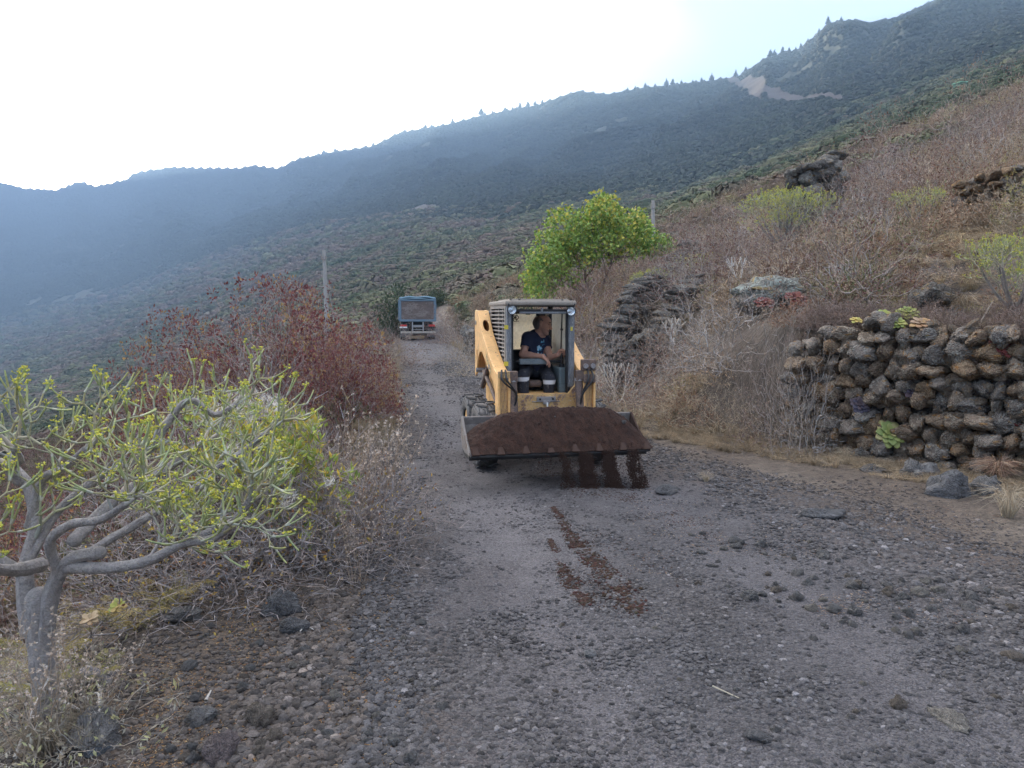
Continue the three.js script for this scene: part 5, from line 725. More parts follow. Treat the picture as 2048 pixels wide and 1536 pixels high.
  const trG = blob([...thigh(hR, kR, aR), ...thigh(hL, kL, aL), [hR, hL, 0.13, 0.13, 0.06], [pelvis, add(pelvis, 0, 0.08, 0), 0.155, 0.15, 0.06]], V(-0.5, 0.3, -0.4), V(0.4, 1.05, 0.5), 0.0115, 0.04, p => 0.008 * fb3(p.x * 8, p.y * 10, p.z * 8));
  mesh('trousers', paint(trG, (x, y, z) => { const k = 1 + 0.4 * fb3(x * 20, y * 20, z * 20), d = fb3(x * 38, y * 38, z * 38); const wb = (K, Ak, o) => { const ax = Ak.clone().sub(K).normalize(), t = V(x, y, z).sub(K).dot(ax), lat = V(x, y, z).sub(K).addScaledVector(ax, -t).length(); return lat < 0.14 && Math.abs(t - o) < 0.026; }; if (wb(kR, aR, 0.035) || wb(kL, aL, 0.045)) return [0.68, 0.7, 0.72]; return d > 0.42 ? [0.09, 0.085, 0.085] : [0.021 * k, 0.022 * k, 0.03 * k]; }), new THREE.MeshStandardMaterial({ vertexColors: true, roughness: 0.9 }), body);
  for (const a of [aR, aL]) mesh('shoe', blob([[add(a, 0, -0.02, 0), add(a, 0, -0.06, 0.02), 0.06, 0.055], [add(a, 0, -0.08, -0.02), add(a, 0.01, -0.09, 0.17), 0.05, 0.045]], add(a, -0.12, -0.18, -0.14), add(a, 0.14, 0.08, 0.26), 0.012), lm.black, body);
}
// ---------- the truck far down the track ----------
{
  const D = 50, u0 = pix(836, 685)[0], x0 = u0 * D, W = thing('dump_truck', 'blue dump truck seen from behind, driving away down the track', 'truck', V(x0, H(x0, -D), -D), 0.147), m = (px, py, z = 0) => V((px - 836) / 30.1, (684 - py) / 30.1, z);
  const blue = new THREE.MeshStandardMaterial({ map: wornTex(21, [0.14, 0.235, 0.31], [0.2, 0.2, 0.2], 0.56, 0.1), roughness: 0.6 }), brown = new THREE.MeshStandardMaterial({ map: wornTex(22, [0.17, 0.135, 0.12], [0.21, 0.18, 0.16], 0.5, 0), roughness: 0.8 });
  const bd = mesh('dump_body', [box(0.12, 1.55, 5.2, -1.14, 2.05, -2.6, 0.02), box(0.12, 1.55, 5.2, 1.14, 2.05, -2.6, 0.02), box(2.3, 0.12, 5.2, 0, 1.33, -2.6, 0.02), box(2.3, 1.5, 0.1, 0, 2.05, -5.1), ...[-1, -2, -3, -4].flatMap(z => [box(0.08, 1.4, 0.12, -1.23, 2.0, z), box(0.08, 1.4, 0.12, 1.23, 2.0, z)])], blue, W);
  const tg = mesh('tailgate', [box(2.12, 1.2, 0.06, 0, 1.98, 0.0, 0.015)], brown, bd);
  mesh('gate_frame', [box(0.13, 1.5, 0.12, -1.13, 2.03, 0.02, 0.02), box(0.13, 1.5, 0.12, 1.13, 2.03, 0.02, 0.02), box(2.4, 0.14, 0.14, 0, 1.3, 0.03, 0.02), box(2.3, 0.1, 0.12, 0, 2.62, 0.02, 0.02)], blue, tg);
  const tp = new THREE.CatmullRomCurve3([V(-1.14, 2.72, 0), V(-0.6, 2.84, 0), V(0, 2.8, 0), V(0.6, 2.85, 0), V(1.14, 2.72, 0)]);
  mesh('tarpaulin', [new THREE.TubeGeometry(tp, 24, 0.07, 8), new THREE.TubeGeometry(new THREE.CatmullRomCurve3([V(-1.1, 2.66, 0.06), V(0, 2.74, 0.08), V(1.1, 2.64, 0.06)]), 16, 0.04, 6), box(2.3, 0.1, 5.0, 0, 2.8, -2.6, 0.04)], M([0.15, 0.25, 0.31], 0.8), bd);
  mesh('chassis', [box(0.14, 0.25, 6.5, -0.45, 1.0, -3.2), box(0.14, 0.25, 6.5, 0.45, 1.0, -3.2), box(2.0, 0.3, 0.3, 0, 1.05, -0.5), box(1.2, 0.4, 0.6, 0, 0.8, -1.2)], lm.dark, W);
  mesh('cab', [box(2.3, 2.0, 1.9, 0, 1.75, -6.4, 0.1)], blue, W);
  for (const s of [-1, 1]) {
    mesh('tail_light', [box(0.42, 0.13, 0.06, s * 0.93, 0.97, 0.02, 0.02)], new THREE.MeshPhysicalMaterial({ color: lin(0.55, 0.03, 0.025), roughness: 0.3, clearcoat: 1 }), W);
    mesh('light_holder', [box(0.5, 0.1, 0.08, s * 0.95, 0.85, 0, 0.02)], s < 0 ? lm.white : lm.dark, W);
    mesh('upright', [box(0.07, 0.6, 0.08, s * 0.35, 0.9, 0.04, 0.01)], M([0.45, 0.46, 0.47], 0.4, { metalness: 0.5 }), W);
    mesh('mudguard', [box(0.55, 0.28, 0.9, s * 0.88, 0.62, -0.5, 0.05)], M([0.09, 0.095, 0.09], 0.8), W);
    mesh('mud_flap', [box(0.6, 0.3, 0.03, s * 0.88, 0.38, 0.03, 0.01), box(0.62, 0.03, 0.04, s * 0.88, 0.24, 0.04, 0.005)], M([0.1, 0.1, 0.1], 0.8), W);
    for (const z of [-0.5, -1.85, -5.9]) { const w = mesh('wheel', new THREE.LatheGeometry([[0.3, -0.26], [0.48, -0.27], [0.52, -0.22], [0.52, 0.22], [0.48, 0.27], [0.3, 0.26]].map(p => new THREE.Vector2(...p)), 24).rotateZ(Math.PI / 2), lm.tyre, W); w.position.set(s * 0.85, 0.52, z); mesh('rim', rod(V(-0.2, 0, 0), V(0.2, 0, 0), 0.3, 20), lm.bare, w); }
    const mr = mesh('mirror_arm', [rod(V(s * 1.1, 2.45, -5.4), V(s * 1.42, 2.5, -5.3), 0.025)], lm.dark, W); mesh('mirror', [box(0.16, 0.42, 0.1, s * 1.42, 2.3, -5.3, 0.04)], blue, mr);
  }
  mesh('bumper', [box(2.3, 0.13, 0.12, 0.02, 0.52, 0.06, 0.02)], M([0.42, 0.39, 0.33], 0.6), W);
  mesh('crossbar', [box(0.75, 0.04, 0.05, 0, 0.7, 0.05, 0.01), box(0.6, 0.15, 0.04, 0, 0.93, 0.0, 0.01)], M([0.3, 0.31, 0.31], 0.5), W);
  mesh('axle', [rod(V(-0.8, 0.5, -0.5), V(0.8, 0.5, -0.5), 0.09), new THREE.SphereGeometry(0.22, 14, 10).translate(0, 0.5, -0.5)], lm.rusty, W);
  mesh('sandy_skirt', [box(1.05, 0.2, 0.05, -0.1, 0.2, -0.25, 0.02)], M([0.42, 0.3, 0.17], 0.9), W);
}
// ---------- poles, wires, small far things ----------
const poleMat = new THREE.MeshStandardMaterial({ map: wornTex(24, [0.42, 0.42, 0.4], [0.3, 0.28, 0.26], 0.54, 0), roughness: 0.9 });
function pole(label, px, d, topY, tilt, extra) {
  const [u] = pix(px, 600), x = u * d, b = V(x, H(x, -d) - 0.3, -d), t = at(px - tilt, topY, d), P = thing('utility_pole', label, 'pole', b);
  const h = t.y - b.y, dx = t.x - b.x; mesh('shaft', [new THREE.CylinderGeometry(0.085, 0.13, h, 12).applyMatrix4(new THREE.Matrix4().makeShear(0, 0, dx / h, 0, 0, 0)).translate(dx / 2, h / 2, 0)], poleMat, P);
  mesh('insulator', [box(0.22, 0.05, 0.05, dx, h - 0.45, 0.1), rod(V(dx - 0.1, h - 0.43, 0.1), V(dx - 0.1, h - 0.28, 0.1), 0.03), rod(V(dx + 0.1, h - 0.43, 0.1), V(dx + 0.1, h - 0.28, 0.1), 0.03)], lm.bare, P);
  if (extra) mesh('stay_wire', rod(V(dx, h - 0.5, 0), V(0.7, 0.4, 0.3), 0.012, 5), M([0.3, 0.3, 0.3], 0.6), P);
  return t;
}
const pA = pole('weathered pale pole standing behind the red shrub with a stay wire', 655, 36, 500, 7, true), pB = pole('thin pale pole on the slope right of the bright green tree', 1306, 42, 401, 0, false);
const pC = pole('tiny far pole standing against the forest near the green shed', 1820, 330, 190, 0, false);
function wire(label, a, b, sag, r = 0.014) { const pts = []; for (let i = 0; i <= 24; i++) { const t = i / 24; pts.push(a.clone().lerp(b, t).add(V(0, -sag * 4 * t * (1 - t), 0))); } const m = mesh('wire', new THREE.TubeGeometry(new THREE.CatmullRomCurve3(pts), 48, r, 4), M([0.22, 0.22, 0.22], 0.6)); tag(m, label, 'wire'); }
wire('upper wire strung from the near pole up the slope to the right', pA.clone().add(V(0, -0.35, 0)), at(1110, 445, 75), 0.8, 0.009);
wire('lower wire strung from the near pole up the slope to the right', pA.clone().add(V(0, -0.75, 0)), at(1100, 462, 75), 0.9, 0.009);
wire('wire falling away from the near pole to the left', pA.clone().add(V(0, -0.5, 0)), at(330, 640, 90), 1.5, 0.009);
{ // the green shed high on the right, specks of pale roofs in the valley
  const b = gnd(1920, 180, 60), s = Math.hypot(b.x, b.z) * 8 / FPX, S = thing('shed', 'tiny green shed high on the right slope below the forest', 'shed', b, 0.3);
  mesh('wall', [box(s * 2, s * 1.3, s * 1.6, 0, s * 0.65, 0, 0.02)], M([0.1, 0.2, 0.13], 0.8), S); mesh('roof', [box(s * 2.3, s * 0.2, s * 1.9, 0, s * 1.4, 0, 0.02).rotateZ(0.1)], M([0.25, 0.5, 0.32], 0.6), S); mesh('door', [box(s * 0.6, s * 0.9, 0.06, -s * 0.3, s * 0.48, s * 0.83, 0.01)], M([0.03, 0.04, 0.035], 0.7), S);
  for (const [px, py, w, label] of [[280, 656, 13, 'largest pale roofed hut far down in the hazy valley on the left'], [140, 665, 12, 'low pale hut left of the largest one in the hazy valley'], [48, 662, 6, 'smallest pale hut at the far left of the hazy valley']]) { const q = gnd(px, py + 2, 60), k = Math.hypot(q.x, q.z) * w / FPX, h = thing('hut', label, 'hut', q, 0.4); mesh('wall', box(k, k * 0.25, k * 0.5, 0, k * 0.12, 0, 0.02), M([0.5, 0.5, 0.48], 0.8), h); mesh('roof', box(k * 1.06, k * 0.07, k * 0.56, 0, k * 0.28, 0, 0.02), M([0.75, 0.77, 0.78], 0.7), h); }
}
{ // pines that stand clear on the ridge
  const r = rng(91), crown = (seed) => { const q = rng(seed), b = []; for (let k = 0; k < 7; k++) { const t = k / 6, g = shag(300 + seed * 9 + k, 1, 0.6, 0.55); const s = lerp(0.3, 0.07, t) * rr(0.8, 1.25, q); g.scale(s, s * 0.8, s).translate(rr(-0.05, 0.05, q), lerp(0.28, 0.97, t), rr(-0.05, 0.05, q)); b.push(g); } return mrg(b); }, C = [1, 2, 3].map(crown), cm = leafy([0.03, 0.042, 0.022]), tk = M([0.08, 0.06, 0.05], 0.9), tg = new THREE.CylinderGeometry(0.012, 0.022, 0.5, 6).translate(0, 0.2, 0);
  [[645, 12], [668, 14], [745, 12], [850, 15], [862, 11], [905, 12], [962, 20], [970, 13], [985, 10], [1010, 11], [1025, 12], [1040, 13], [1056, 15], [1070, 12], [1085, 11], [1255, 10], [1270, 10], [1290, 12], [1310, 10], [1332, 16], [1345, 15], [1362, 11], [1385, 12], [1402, 14], [1422, 20], [1470, 16], [1490, 14], [1538, 22], [1546, 14], [1562, 16], [1575, 14], [1588, 12], [1598, 13], [1612, 12], [1633, 15], [1650, 22], [1676, 14]].forEach(([px, h], i) => {
    const u = pix(px, 200)[0], d = dRidge(u) - 8, x = u * d, s = d * h * 0.85 / FPX * rr(0.7, 1.15, r), t = thing('ridge_pine', px === 1422 ? 'tallest lone pine on the middle of the ridge' : px === 962 ? 'tall pine standing up on the left half of the ridge' : px === 1538 ? 'tall pine at the foot of the right peak on the skyline' : 'small dark pine standing on the skyline of the ridge', 'pine tree', V(x, H(x, -d) + s * 0.02, -d), r() * 6, 'pines along the ridge');
    t.scale.set(s * rr(0.8, 1.1, r), s, s * 0.9); mesh('trunk', tg, tk, t); mesh('crown', C[i % 3], cm, t);
  });
}
// ---------- the grey trunked spurge at the left edge ----------
const plantMat0 = M([1, 1, 1], 0.95);
const barkTex = noiseTex(512, (u, v) => { const a = tfb(u, v, 6, 5, 71), b = tfb(u, v, 48, 3, 92), l = sst(0.58, 0.66, tfb(u, v, 20, 4, 400)), q = 0.68 + 0.5 * (a - 0.5) + 0.5 * (b - 0.5); return [lerp(q, 0.95, l * 0.4), lerp(q * 0.985, 0.97, l * 0.4), lerp(q * 0.97, 0.88, l * 0.4)]; });
const barkMat = new THREE.MeshStandardMaterial({ vertexColors: true, map: barkTex, bumpMap: bumpTex, bumpScale: 0.006, roughness: 0.9 });
function limbGeo(pts, r0, r1, col, sides = 9, wob = 0.03, seed = 1) {       // a knobbly limb along a spline, with uv in metres
  const c = new THREE.CatmullRomCurve3(pts), L = c.getLength(), n = Math.max(6, Math.ceil(L / 0.03)), P = c.getSpacedPoints(n), g = new THREE.TubeGeometry(new THREE.CatmullRomCurve3(P), n, 1, sides), p = g.attributes.position, uv = g.attributes.uv, C = [], q = V();
  for (let i = 0; i <= n; i++) { const t = i / n, cen = new THREE.CatmullRomCurve3(P).getPointAt(t), rad = lerp(r0, r1, Math.pow(t, 0.8)) * (1 + 1.2 * wob * n2(t * L * 14 + seed, seed)); for (let k = 0; k <= sides; k++) { const m = i * (sides + 1) + k; q.fromBufferAttribute(p, m).sub(cen).multiplyScalar(rad * (1 + 0.09 * n3(q.x * 3 + seed, q.y * 3, t * L * 18))).add(cen); p.setXYZ(m, q.x, q.y, q.z); uv.setXY(m, t * L / 0.25, k / sides * 6.28 * (r0 + r1) / 2 / 0.25); const cc = typeof col === 'function' ? col(t) : col; C.push(cc[0], cc[1], cc[2]); } }
  g.setAttribute('color', new THREE.Float32BufferAttribute(C, 3)); g.computeVertexNormals(); return g;
}
const paintFlat = (g, c) => paint(g, () => c);
function spurge(name, label, root, limbs, opt) {          // limbs: [points, r0, r1, level]; forks out to green fingers
  const r = rng(opt.seed), S = opt.s || 1, t = thing(name, label, opt.cat || 'succulent shrub', root), rel = v => v.clone().sub(root), grey = opt.grey || [0.41, 0.385, 0.375], br = new MB(), sh = new MB(), fl = new MB();
  const finger = (p, d, l, w) => { const q = [p]; let dir = d.clone(); for (let i = 0; i < 4; i++) { dir.add(V(0, 0.11, 0)).normalize(); q.push(q[i].clone().addScaledVector(dir, l / 4)); } const c0 = vary([0.31, 0.345, 0.15], r, 0.18), c1 = vary([0.41, 0.43, 0.17], r, 0.18); sh.tube(q, i => w * (1 - 0.1 * i), i => i < 1 ? [lerp(grey[0], c0[0], 0.4), lerp(grey[1], c0[1], 0.4), lerp(grey[2], c0[2], 0.4)] : i < 3 ? c0 : c1, 5, true);
    const e = q[4]; if (r() < (opt.flower ?? 0.6)) for (let k = 0; k < 4; k++) { const a = e.clone().add(V(r() - 0.5, r() * 0.7, r() - 0.5).multiplyScalar(0.035 * S)); fl.tube([e, a], 0.0018 * S, [0.35, 0.42, 0.1], 3); for (let m = 0; m < 3; m++) fl.leaf(a, V(r() - 0.5, r() * 0.6, r() - 0.5), 0.012 * S, 0.009 * S, vary([0.62, 0.58, 0.1], r, 0.2), r); } };
  const fork = (p, d, l, w, lev) => {
    const q = [p]; let dir = d.clone(); for (let i = 0; i < 4; i++) { dir.add(V(rr(-0.13, 0.13, r), rr(-0.06, 0.09, r), rr(-0.13, 0.13, r))).normalize(); q.push(q[i].clone().addScaledVector(dir, l / 4)); }
    const age = clamp(lev / 4), c = vary([lerp(0.36, grey[0], age), lerp(0.35, grey[1], age), lerp(0.2, grey[2], age)], r, 0.12); br.tube(q, i => w * (1 - 0.06 * i), c, lev > 1 ? 6 : 5);
    const e = q[4], n = lev <= 0 ? 0 : r() < 0.18 ? 3 : 2;
    if (lev <= 0) { const k = r() < 0.5 ? 2 : 1; for (let i = 0; i < k; i++) finger(e, dir.clone().add(V(rr(-0.6, 0.6, r), rr(-0.1, 0.4, r), rr(-0.6, 0.6, r))).normalize(), rr(0.05, 0.11, r) * S, Math.max(w * 0.9, 0.0055 * S)); return; }
    const ax = V(r() - 0.5, r() - 0.5, r() - 0.5).cross(dir).normalize(), rot = r() * 6;
    for (let i = 0; i < n; i++) { const a = rot + i * 6.283 / n, s2 = ax.clone().applyAxisAngle(dir, a), nd = dir.clone().multiplyScalar(0.82).addScaledVector(s2, rr(0.5, 0.85, r)); nd.y += 0.03; fork(e, nd.normalize(), l * rr(0.68, 0.95, r), w * rr(0.68, 0.8, r), lev - 1); }
  };
  const big = [];
  limbs.forEach(([pts, r0, r1, lev, subs], i) => {
    const P = pts.map(rel); const m = mesh(i === 0 ? 'trunk' : 'limb', [limbGeo(P, r0, r1, grey, 10, 0.05, i + 3), paintFlat(new THREE.SphereGeometry(r1 * 1.03, 10, 8).translate(P[P.length - 1].x, P[P.length - 1].y, P[P.length - 1].z), grey), paintFlat(new THREE.SphereGeometry(r0, 10, 8).translate(P[0].x, P[0].y, P[0].z), grey)], barkMat, t);
    if (lev < 0) return; const e = P[P.length - 1], d = e.clone().sub(P[P.length - 2]).normalize();
    for (const s2 of [-1, 1]) fork(e, d.clone().add(V(s2 * rr(0.2, 0.5, r), 0.15, rr(-0.5, 0.5, r))).normalize(), rr(0.085, 0.125, r) * S, r1 * 0.62, lev + (opt.more || 0));
    const cv = new THREE.CatmullRomCurve3(P); for (let k = 0; k < (subs ?? 3); k++) { const tt = rr(0.35, 0.95, r), p = cv.getPointAt(tt), dd = cv.getTangentAt(tt), s3 = V(rr(-1, 1, r), rr(0, 0.85, r), rr(-1, 1, r)).normalize(); fork(p, dd.multiplyScalar(0.6).addScaledVector(s3, 0.8).normalize(), rr(0.085, 0.13, r) * S, lerp(r0, r1, tt) * 0.36, lev + (opt.more || 0) - (r() < 0.4 ? 1 : 0)); }
  });
  mesh('branches', br.geo(), barkMat2, t, 'stuff'); mesh('shoots', sh.geo(), new THREE.MeshStandardMaterial({ vertexColors: true, roughness: 0.6 }), t, 'stuff'); if (fl.p.length) mesh('flowers', fl.geo(), plantMat, t, 'stuff');
  return t;
}
const barkMat2 = new THREE.MeshStandardMaterial({ vertexColors: true, roughness: 0.85 });
{
  const q = (px, py, d) => at(px, py, d), base = q(98, 1440, 3.42);
  spurge('spurge_shrub', 'large grey trunked spurge shrub with green finger shoots at the left edge', base, [
    [[base, q(88, 1340, 3.42), q(80, 1270, 3.42), q(78, 1200, 3.42)], 0.06, 0.06, -1],
    [[q(85, 1330, 3.42), q(95, 1240, 3.4), q(108, 1170, 3.38), q(140, 1120, 3.36), q(200, 1105, 3.34)], 0.044, 0.029, -1],
    [[q(60, 1260, 3.42), q(50, 1150, 3.45), q(70, 1050, 3.5), q(60, 980, 3.55), q(30, 940, 3.6)], 0.044, 0.025, 2, 2],
    [[q(140, 1135, 3.36), q(230, 1135, 3.3), q(300, 1120, 3.25), q(370, 1085, 3.2), q(430, 1060, 3.18)], 0.03, 0.017, 3, 3],
    [[q(160, 1120, 3.36), q(210, 1085, 3.42), q(270, 1050, 3.5), q(350, 1000, 3.6), q(430, 950, 3.7)], 0.023, 0.015, 2, 3],
    [[q(120, 1150, 3.38), q(100, 1085, 3.3), q(140, 1050, 3.25), q(200, 1040, 3.2), q(250, 1010, 3.1)], 0.025, 0.016, 2, 3],
    [[q(60, 1120, 3.45), q(110, 1030, 3.55), q(190, 960, 3.65), q(260, 925, 3.75), q(300, 900, 3.8)], 0.024, 0.015, 2, 3],
    [[q(60, 1050, 3.5), q(85, 960, 3.5), q(130, 935, 3.45), q(170, 900, 3.4)], 0.026, 0.016, 2, 2],
    [[q(40, 960, 3.55), q(20, 935, 3.5), q(40, 920, 3.45), q(30, 900, 3.4)], 0.03, 0.017, 2, 2],
    [[q(50, 1150, 3.45), q(-30, 1100, 3.35), q(-110, 1050, 3.3), q(-190, 980, 3.25)], 0.03, 0.017, 3, 3],
    [[q(80, 1130, 3.4), q(30, 1140, 3.2), q(-20, 1130, 3.0), q(-60, 1080, 2.9)], 0.035, 0.02, 3, 3],
    [[q(150, 1080, 3.45), q(230, 1000, 3.7), q(330, 940, 3.95), q(400, 890, 4.1)], 0.034, 0.02, 2, 3],
    [[q(370, 1085, 3.2), q(430, 1075, 3.15), q(480, 1030, 3.12), q(500, 1000, 3.1)], 0.02, 0.016, 1, 2],
    [[q(300, 900, 3.8), q(380, 800, 3.85), q(430, 830, 3.9), q(470, 810, 3.95)], 0.02, 0.014, 1, 1],
    [[q(430, 940, 3.7), q(490, 900, 3.7), q(540, 860, 3.7)], 0.018, 0.013, 1, 2]], { seed: 5, flower: 0.6, more: 1 });
}
// leafy bush with silky seed tufts behind it
{
  const r = rng(401), pos = on(545, 5.7), t = thing('leafy_bush', 'sprawling bush with yellow green leaves and silky white seed tufts behind the spurge', 'bush', pos), tips = [], foot = pos.clone();
  for (const [px, py, rx, ry, n] of [[400, 870, 110, 70, 160], [520, 900, 120, 90, 300], [480, 1000, 150, 70, 260], [590, 880, 60, 60, 120], [640, 980, 70, 70, 130], [350, 1010, 90, 70, 120], [620, 1070, 70, 40, 80]]) for (let k = 0; k < n; k++) { const a = r() * 6.283, q = Math.sqrt(r()), p = at(px + rx * q * Math.cos(a), py + ry * q * Math.sin(a), 5.6 + rr(-0.75, 0.6, r) * (1 - 0.4 * q)).sub(foot); tips.push(p); }
  const N = grow(tips, r, 0.25), w = wood(N, r, 0.0016, 0.42, [0.28, 0.25, 0.235], 0.004), L = new MB(), F = new MB();
  for (const n of N) { if (n.end) for (let k = 0; k < 7; k++) { const d = V(r() - 0.5, r() - 0.4, r() - 0.5).normalize(); w.ribbon(n.p, n.p.clone().addScaledVector(d, rr(0.06, 0.18, r)), 0.003, vary([0.38, 0.34, 0.31], r, 0.4), r); }
    const P = n.p.clone().add(pos), s = -P.z / FPX, high = P.y > 0.62; if (!n.tip) continue; if (r() < (high ? 0.5 : 0.28)) { const k0 = Math.round(rr(4, 11, r)); for (let k = 0; k < k0; k++) L.leaf(n.p.clone().add(V(r() - 0.5, r() - 0.5, r() - 0.5).multiplyScalar(0.06)), V((r() - 0.5) * 1.2, r() * 0.9 + 0.1, (r() - 0.5) * 1.2), rr(0.045, 0.085, r), rr(0.017, 0.027, r), vary(r() < 0.2 ? [0.62, 0.45, 0.06] : r() < 0.65 ? [0.44, 0.48, 0.08] : [0.28, 0.38, 0.08], r, 0.25), r); } }
  for (const [px, py, n, sp] of [[470, 805, 60, 28], [505, 795, 60, 25], [540, 808, 70, 25], [560, 815, 40, 16], [430, 830, 60, 35], [480, 850, 60, 45], [580, 990, 40, 12], [575, 1010, 30, 10], [465, 900, 30, 14], [540, 1070, 24, 12], [660, 965, 24, 10], [350, 1045, 36, 26], [495, 1105, 24, 14], [560, 920, 20, 12]]) for (let k = 0; k < n; k++) { const p = at(px + rr(-1, 1, r) * sp, py + rr(-1, 1, r) * sp * 0.6, 4.95 + rr(-0.1, 0.25, r)).sub(foot), d = V(r() - 0.5, r() - 0.2, r() - 0.5).normalize(); for (let m = 0; m < 4; m++) F.ribbon(p, p.clone().add(d.clone().add(V(r() - 0.5, r() - 0.5, r() - 0.5).multiplyScalar(0.9)).multiplyScalar(rr(0.02, 0.055, r))), 0.0028, vary([0.75, 0.7, 0.62], r, 0.15), r); }
  const pod = (px, py, qx, qy) => F.tube([at(px, py, 4.9).sub(foot), at((px + qx) / 2, Math.max(py, qy) + 8, 4.9).sub(foot), at(qx, qy, 4.9).sub(foot)], k => [0.006, 0.01, 0.002][k], [0.5, 0.42, 0.32], 5);
  pod(468, 800, 505, 783); pod(528, 795, 520, 830); pod(455, 785, 470, 800);
  mesh('branches', w.geo(), plantMat, t, 'stuff'); mesh('leaves', L.geo(), leafMat, t, 'stuff'); mesh('seed_tufts', F.geo(), plantMat, t, 'stuff');
}
// dry weeds with pale seed heads
function weed(seed, n, h) { const r = rng(seed), b = new MB(), s = new MB(); for (let k = 0; k < n; k++) { const a = r() * 6.283; let p = V(rr(-0.1, 0.1, r), 0, rr(-0.1, 0.1, r)), d = V(Math.cos(a) * 0.4, 1, Math.sin(a) * 0.4).normalize(); const H0 = h * rr(0.55, 1.05, r), c = vary([0.34, 0.27, 0.2], r, 0.2); for (let i = 0; i < 7; i++) { const e = p.clone().addScaledVector(d, H0 / 7); b.tube([p, e], 0.0042 - i * 0.0004, c, 3); if (i > 2) for (let m = 0; m < 3; m++) { const f = d.clone().add(V(r() - 0.5, r() * 0.2, r() - 0.5).multiplyScalar(1.6)).normalize(), q = e.clone().addScaledVector(f, rr(0.05, 0.16, r)); b.ribbon(e, q, 0.0045, c, r); for (let j = 0; j < 6; j++) s.leaf(q, V(r() - 0.5, r() - 0.3, r() - 0.5), rr(0.012, 0.022, r), 0.013, vary([0.52, 0.43, 0.35], r, 0.2), r, 0); } d.add(V(rr(-0.2, 0.2, r), 0, rr(-0.2, 0.2, r))).normalize(); p = e; } } return { wood: b.geo(), leaves: s.geo(), mat: plantMat }; }
{
  const W = [weed(411, 16, 1), weed(412, 12, 1)];
  [[725, 5.9, 1.12, 'tallest dry weed with round pale seed heads at the left track edge'], [690, 5.5, 0.85, 'bushy dry weed with seed heads between leafy bush and track'], [745, 6.6, 0.8, 'sparse dry weed with seed heads farther along the left track edge'], [660, 6.1, 0.9, 'dry weed with seed heads rising beside the yellow green leaves'], [765, 7.6, 0.7, 'small dry weed with seed heads at the foot of the crimson shrub'], [705, 4.9, 0.55, 'low dry weed with seed heads nearest the gravel on the left']].forEach(([px, d, h, label], i) => { const p = on(px, d); plant('dry_weed', label, 'weed', W[i % 2], p, i * 1.3, V(h * 0.9, h, h * 0.9), null, ['stems', 'seed_heads']); });
  const tan = [[95, 3.05, 0.5], [30, 2.95, 0.55], [150, 3.2, 0.35]]; tan.forEach(([px, d, h], i) => plant('dry_weed', ['withered weed clump in front of the grey trunk', 'withered weed clump at the bottom left corner', 'small withered weed right of the grey trunk'][i], 'weed', W[(i + 1) % 2], on(px, d), i * 2, V(h * 1.2, h, h * 1.2), null, ['stems', 'seed_heads']));
}
// tangle of bare twigs under the leafy bush
{ const g = shrub(421, { n: 800, rx: 1, h: 0.62, lump: 0.3, lo: 0.1, twig: [0.27, 0.235, 0.22], sprig: 3, leaves: 0.6, ll: 0.03, lw: 0.02, cols: [[0.5, 0.34, 0.06], [0.3, 0.14, 0.06]], w: 0.0022, thin: 0.0058 });
  [[590, 5.4, 0.95, 1.15, 'dense grey twigs on the track side of the leafy bush'], [690, 6.0, 0.8, 1.1, 'dark twiggy mass behind the tallest dry weed'], [480, 5.6, 1.1, 1.5, 'dark twiggy core of the leafy bush below its white tufts'], [470, 4.9, 1.0, 0.9, 'low tangle of bare grey twigs under the leafy bush'], [640, 5.5, 0.75, 0.85, 'tangle of bare grey twigs between the leafy bush and the track'], [300, 4.5, 0.8, 0.7, 'tangle of bare twigs under the right limb of the spurge'], [560, 6.4, 1.1, 1.5, 'dense dark twigs filling the inside of the leafy bush'], [250, 5.2, 1.0, 1.0, 'tangle of bare twigs behind the crown of the spurge'], [380, 7.5, 1.4, 1.5, 'grey twiggy thicket between the spurge and the big red shrub']].forEach(([px, d, s, h, label], i) => plant('bare_thicket', label, 'thicket', g, on(px, d), i * 1.9, V(s, h, s))); }
{ const T2 = tuft(611, 420, 0.34, 1.3, [[0.23, 0.195, 0.14], [0.3, 0.25, 0.17], [0.18, 0.15, 0.11]], 0.0035), L2 = shrub(612, { n: 260, rx: 1, h: 0.6, lump: 0.4, lo: 0.1, twig: [0.34, 0.3, 0.25], sprig: 3, leaves: 3, ll: 0.09, lw: 0.035, cols: [[0.36, 0.32, 0.24], [0.28, 0.24, 0.17], [0.42, 0.4, 0.2]], w: 0.003, thin: 0.005 });
  [[T2, 40, 2.95, 0.6, 'withered grass heap at the bottom left corner'], [T2, 125, 3.1, 0.5, 'withered grass around the foot of the grey trunk'], [L2, 20, 3.1, 0.42, 'dead leafy scrub left of the grey trunk foot'], [L2, 110, 2.95, 0.34, 'dead leafy scrub in front of the grey trunk foot'], [L2, 20, 3.7, 0.5, 'yellowing scrub behind the grey trunk at the left edge']].forEach(([g, px, d, s, label], i) => plant('withered_plant', label, 'dead plant', g, on(px, d), i, s, null, ['stalks', 'dead_leaves'])); }
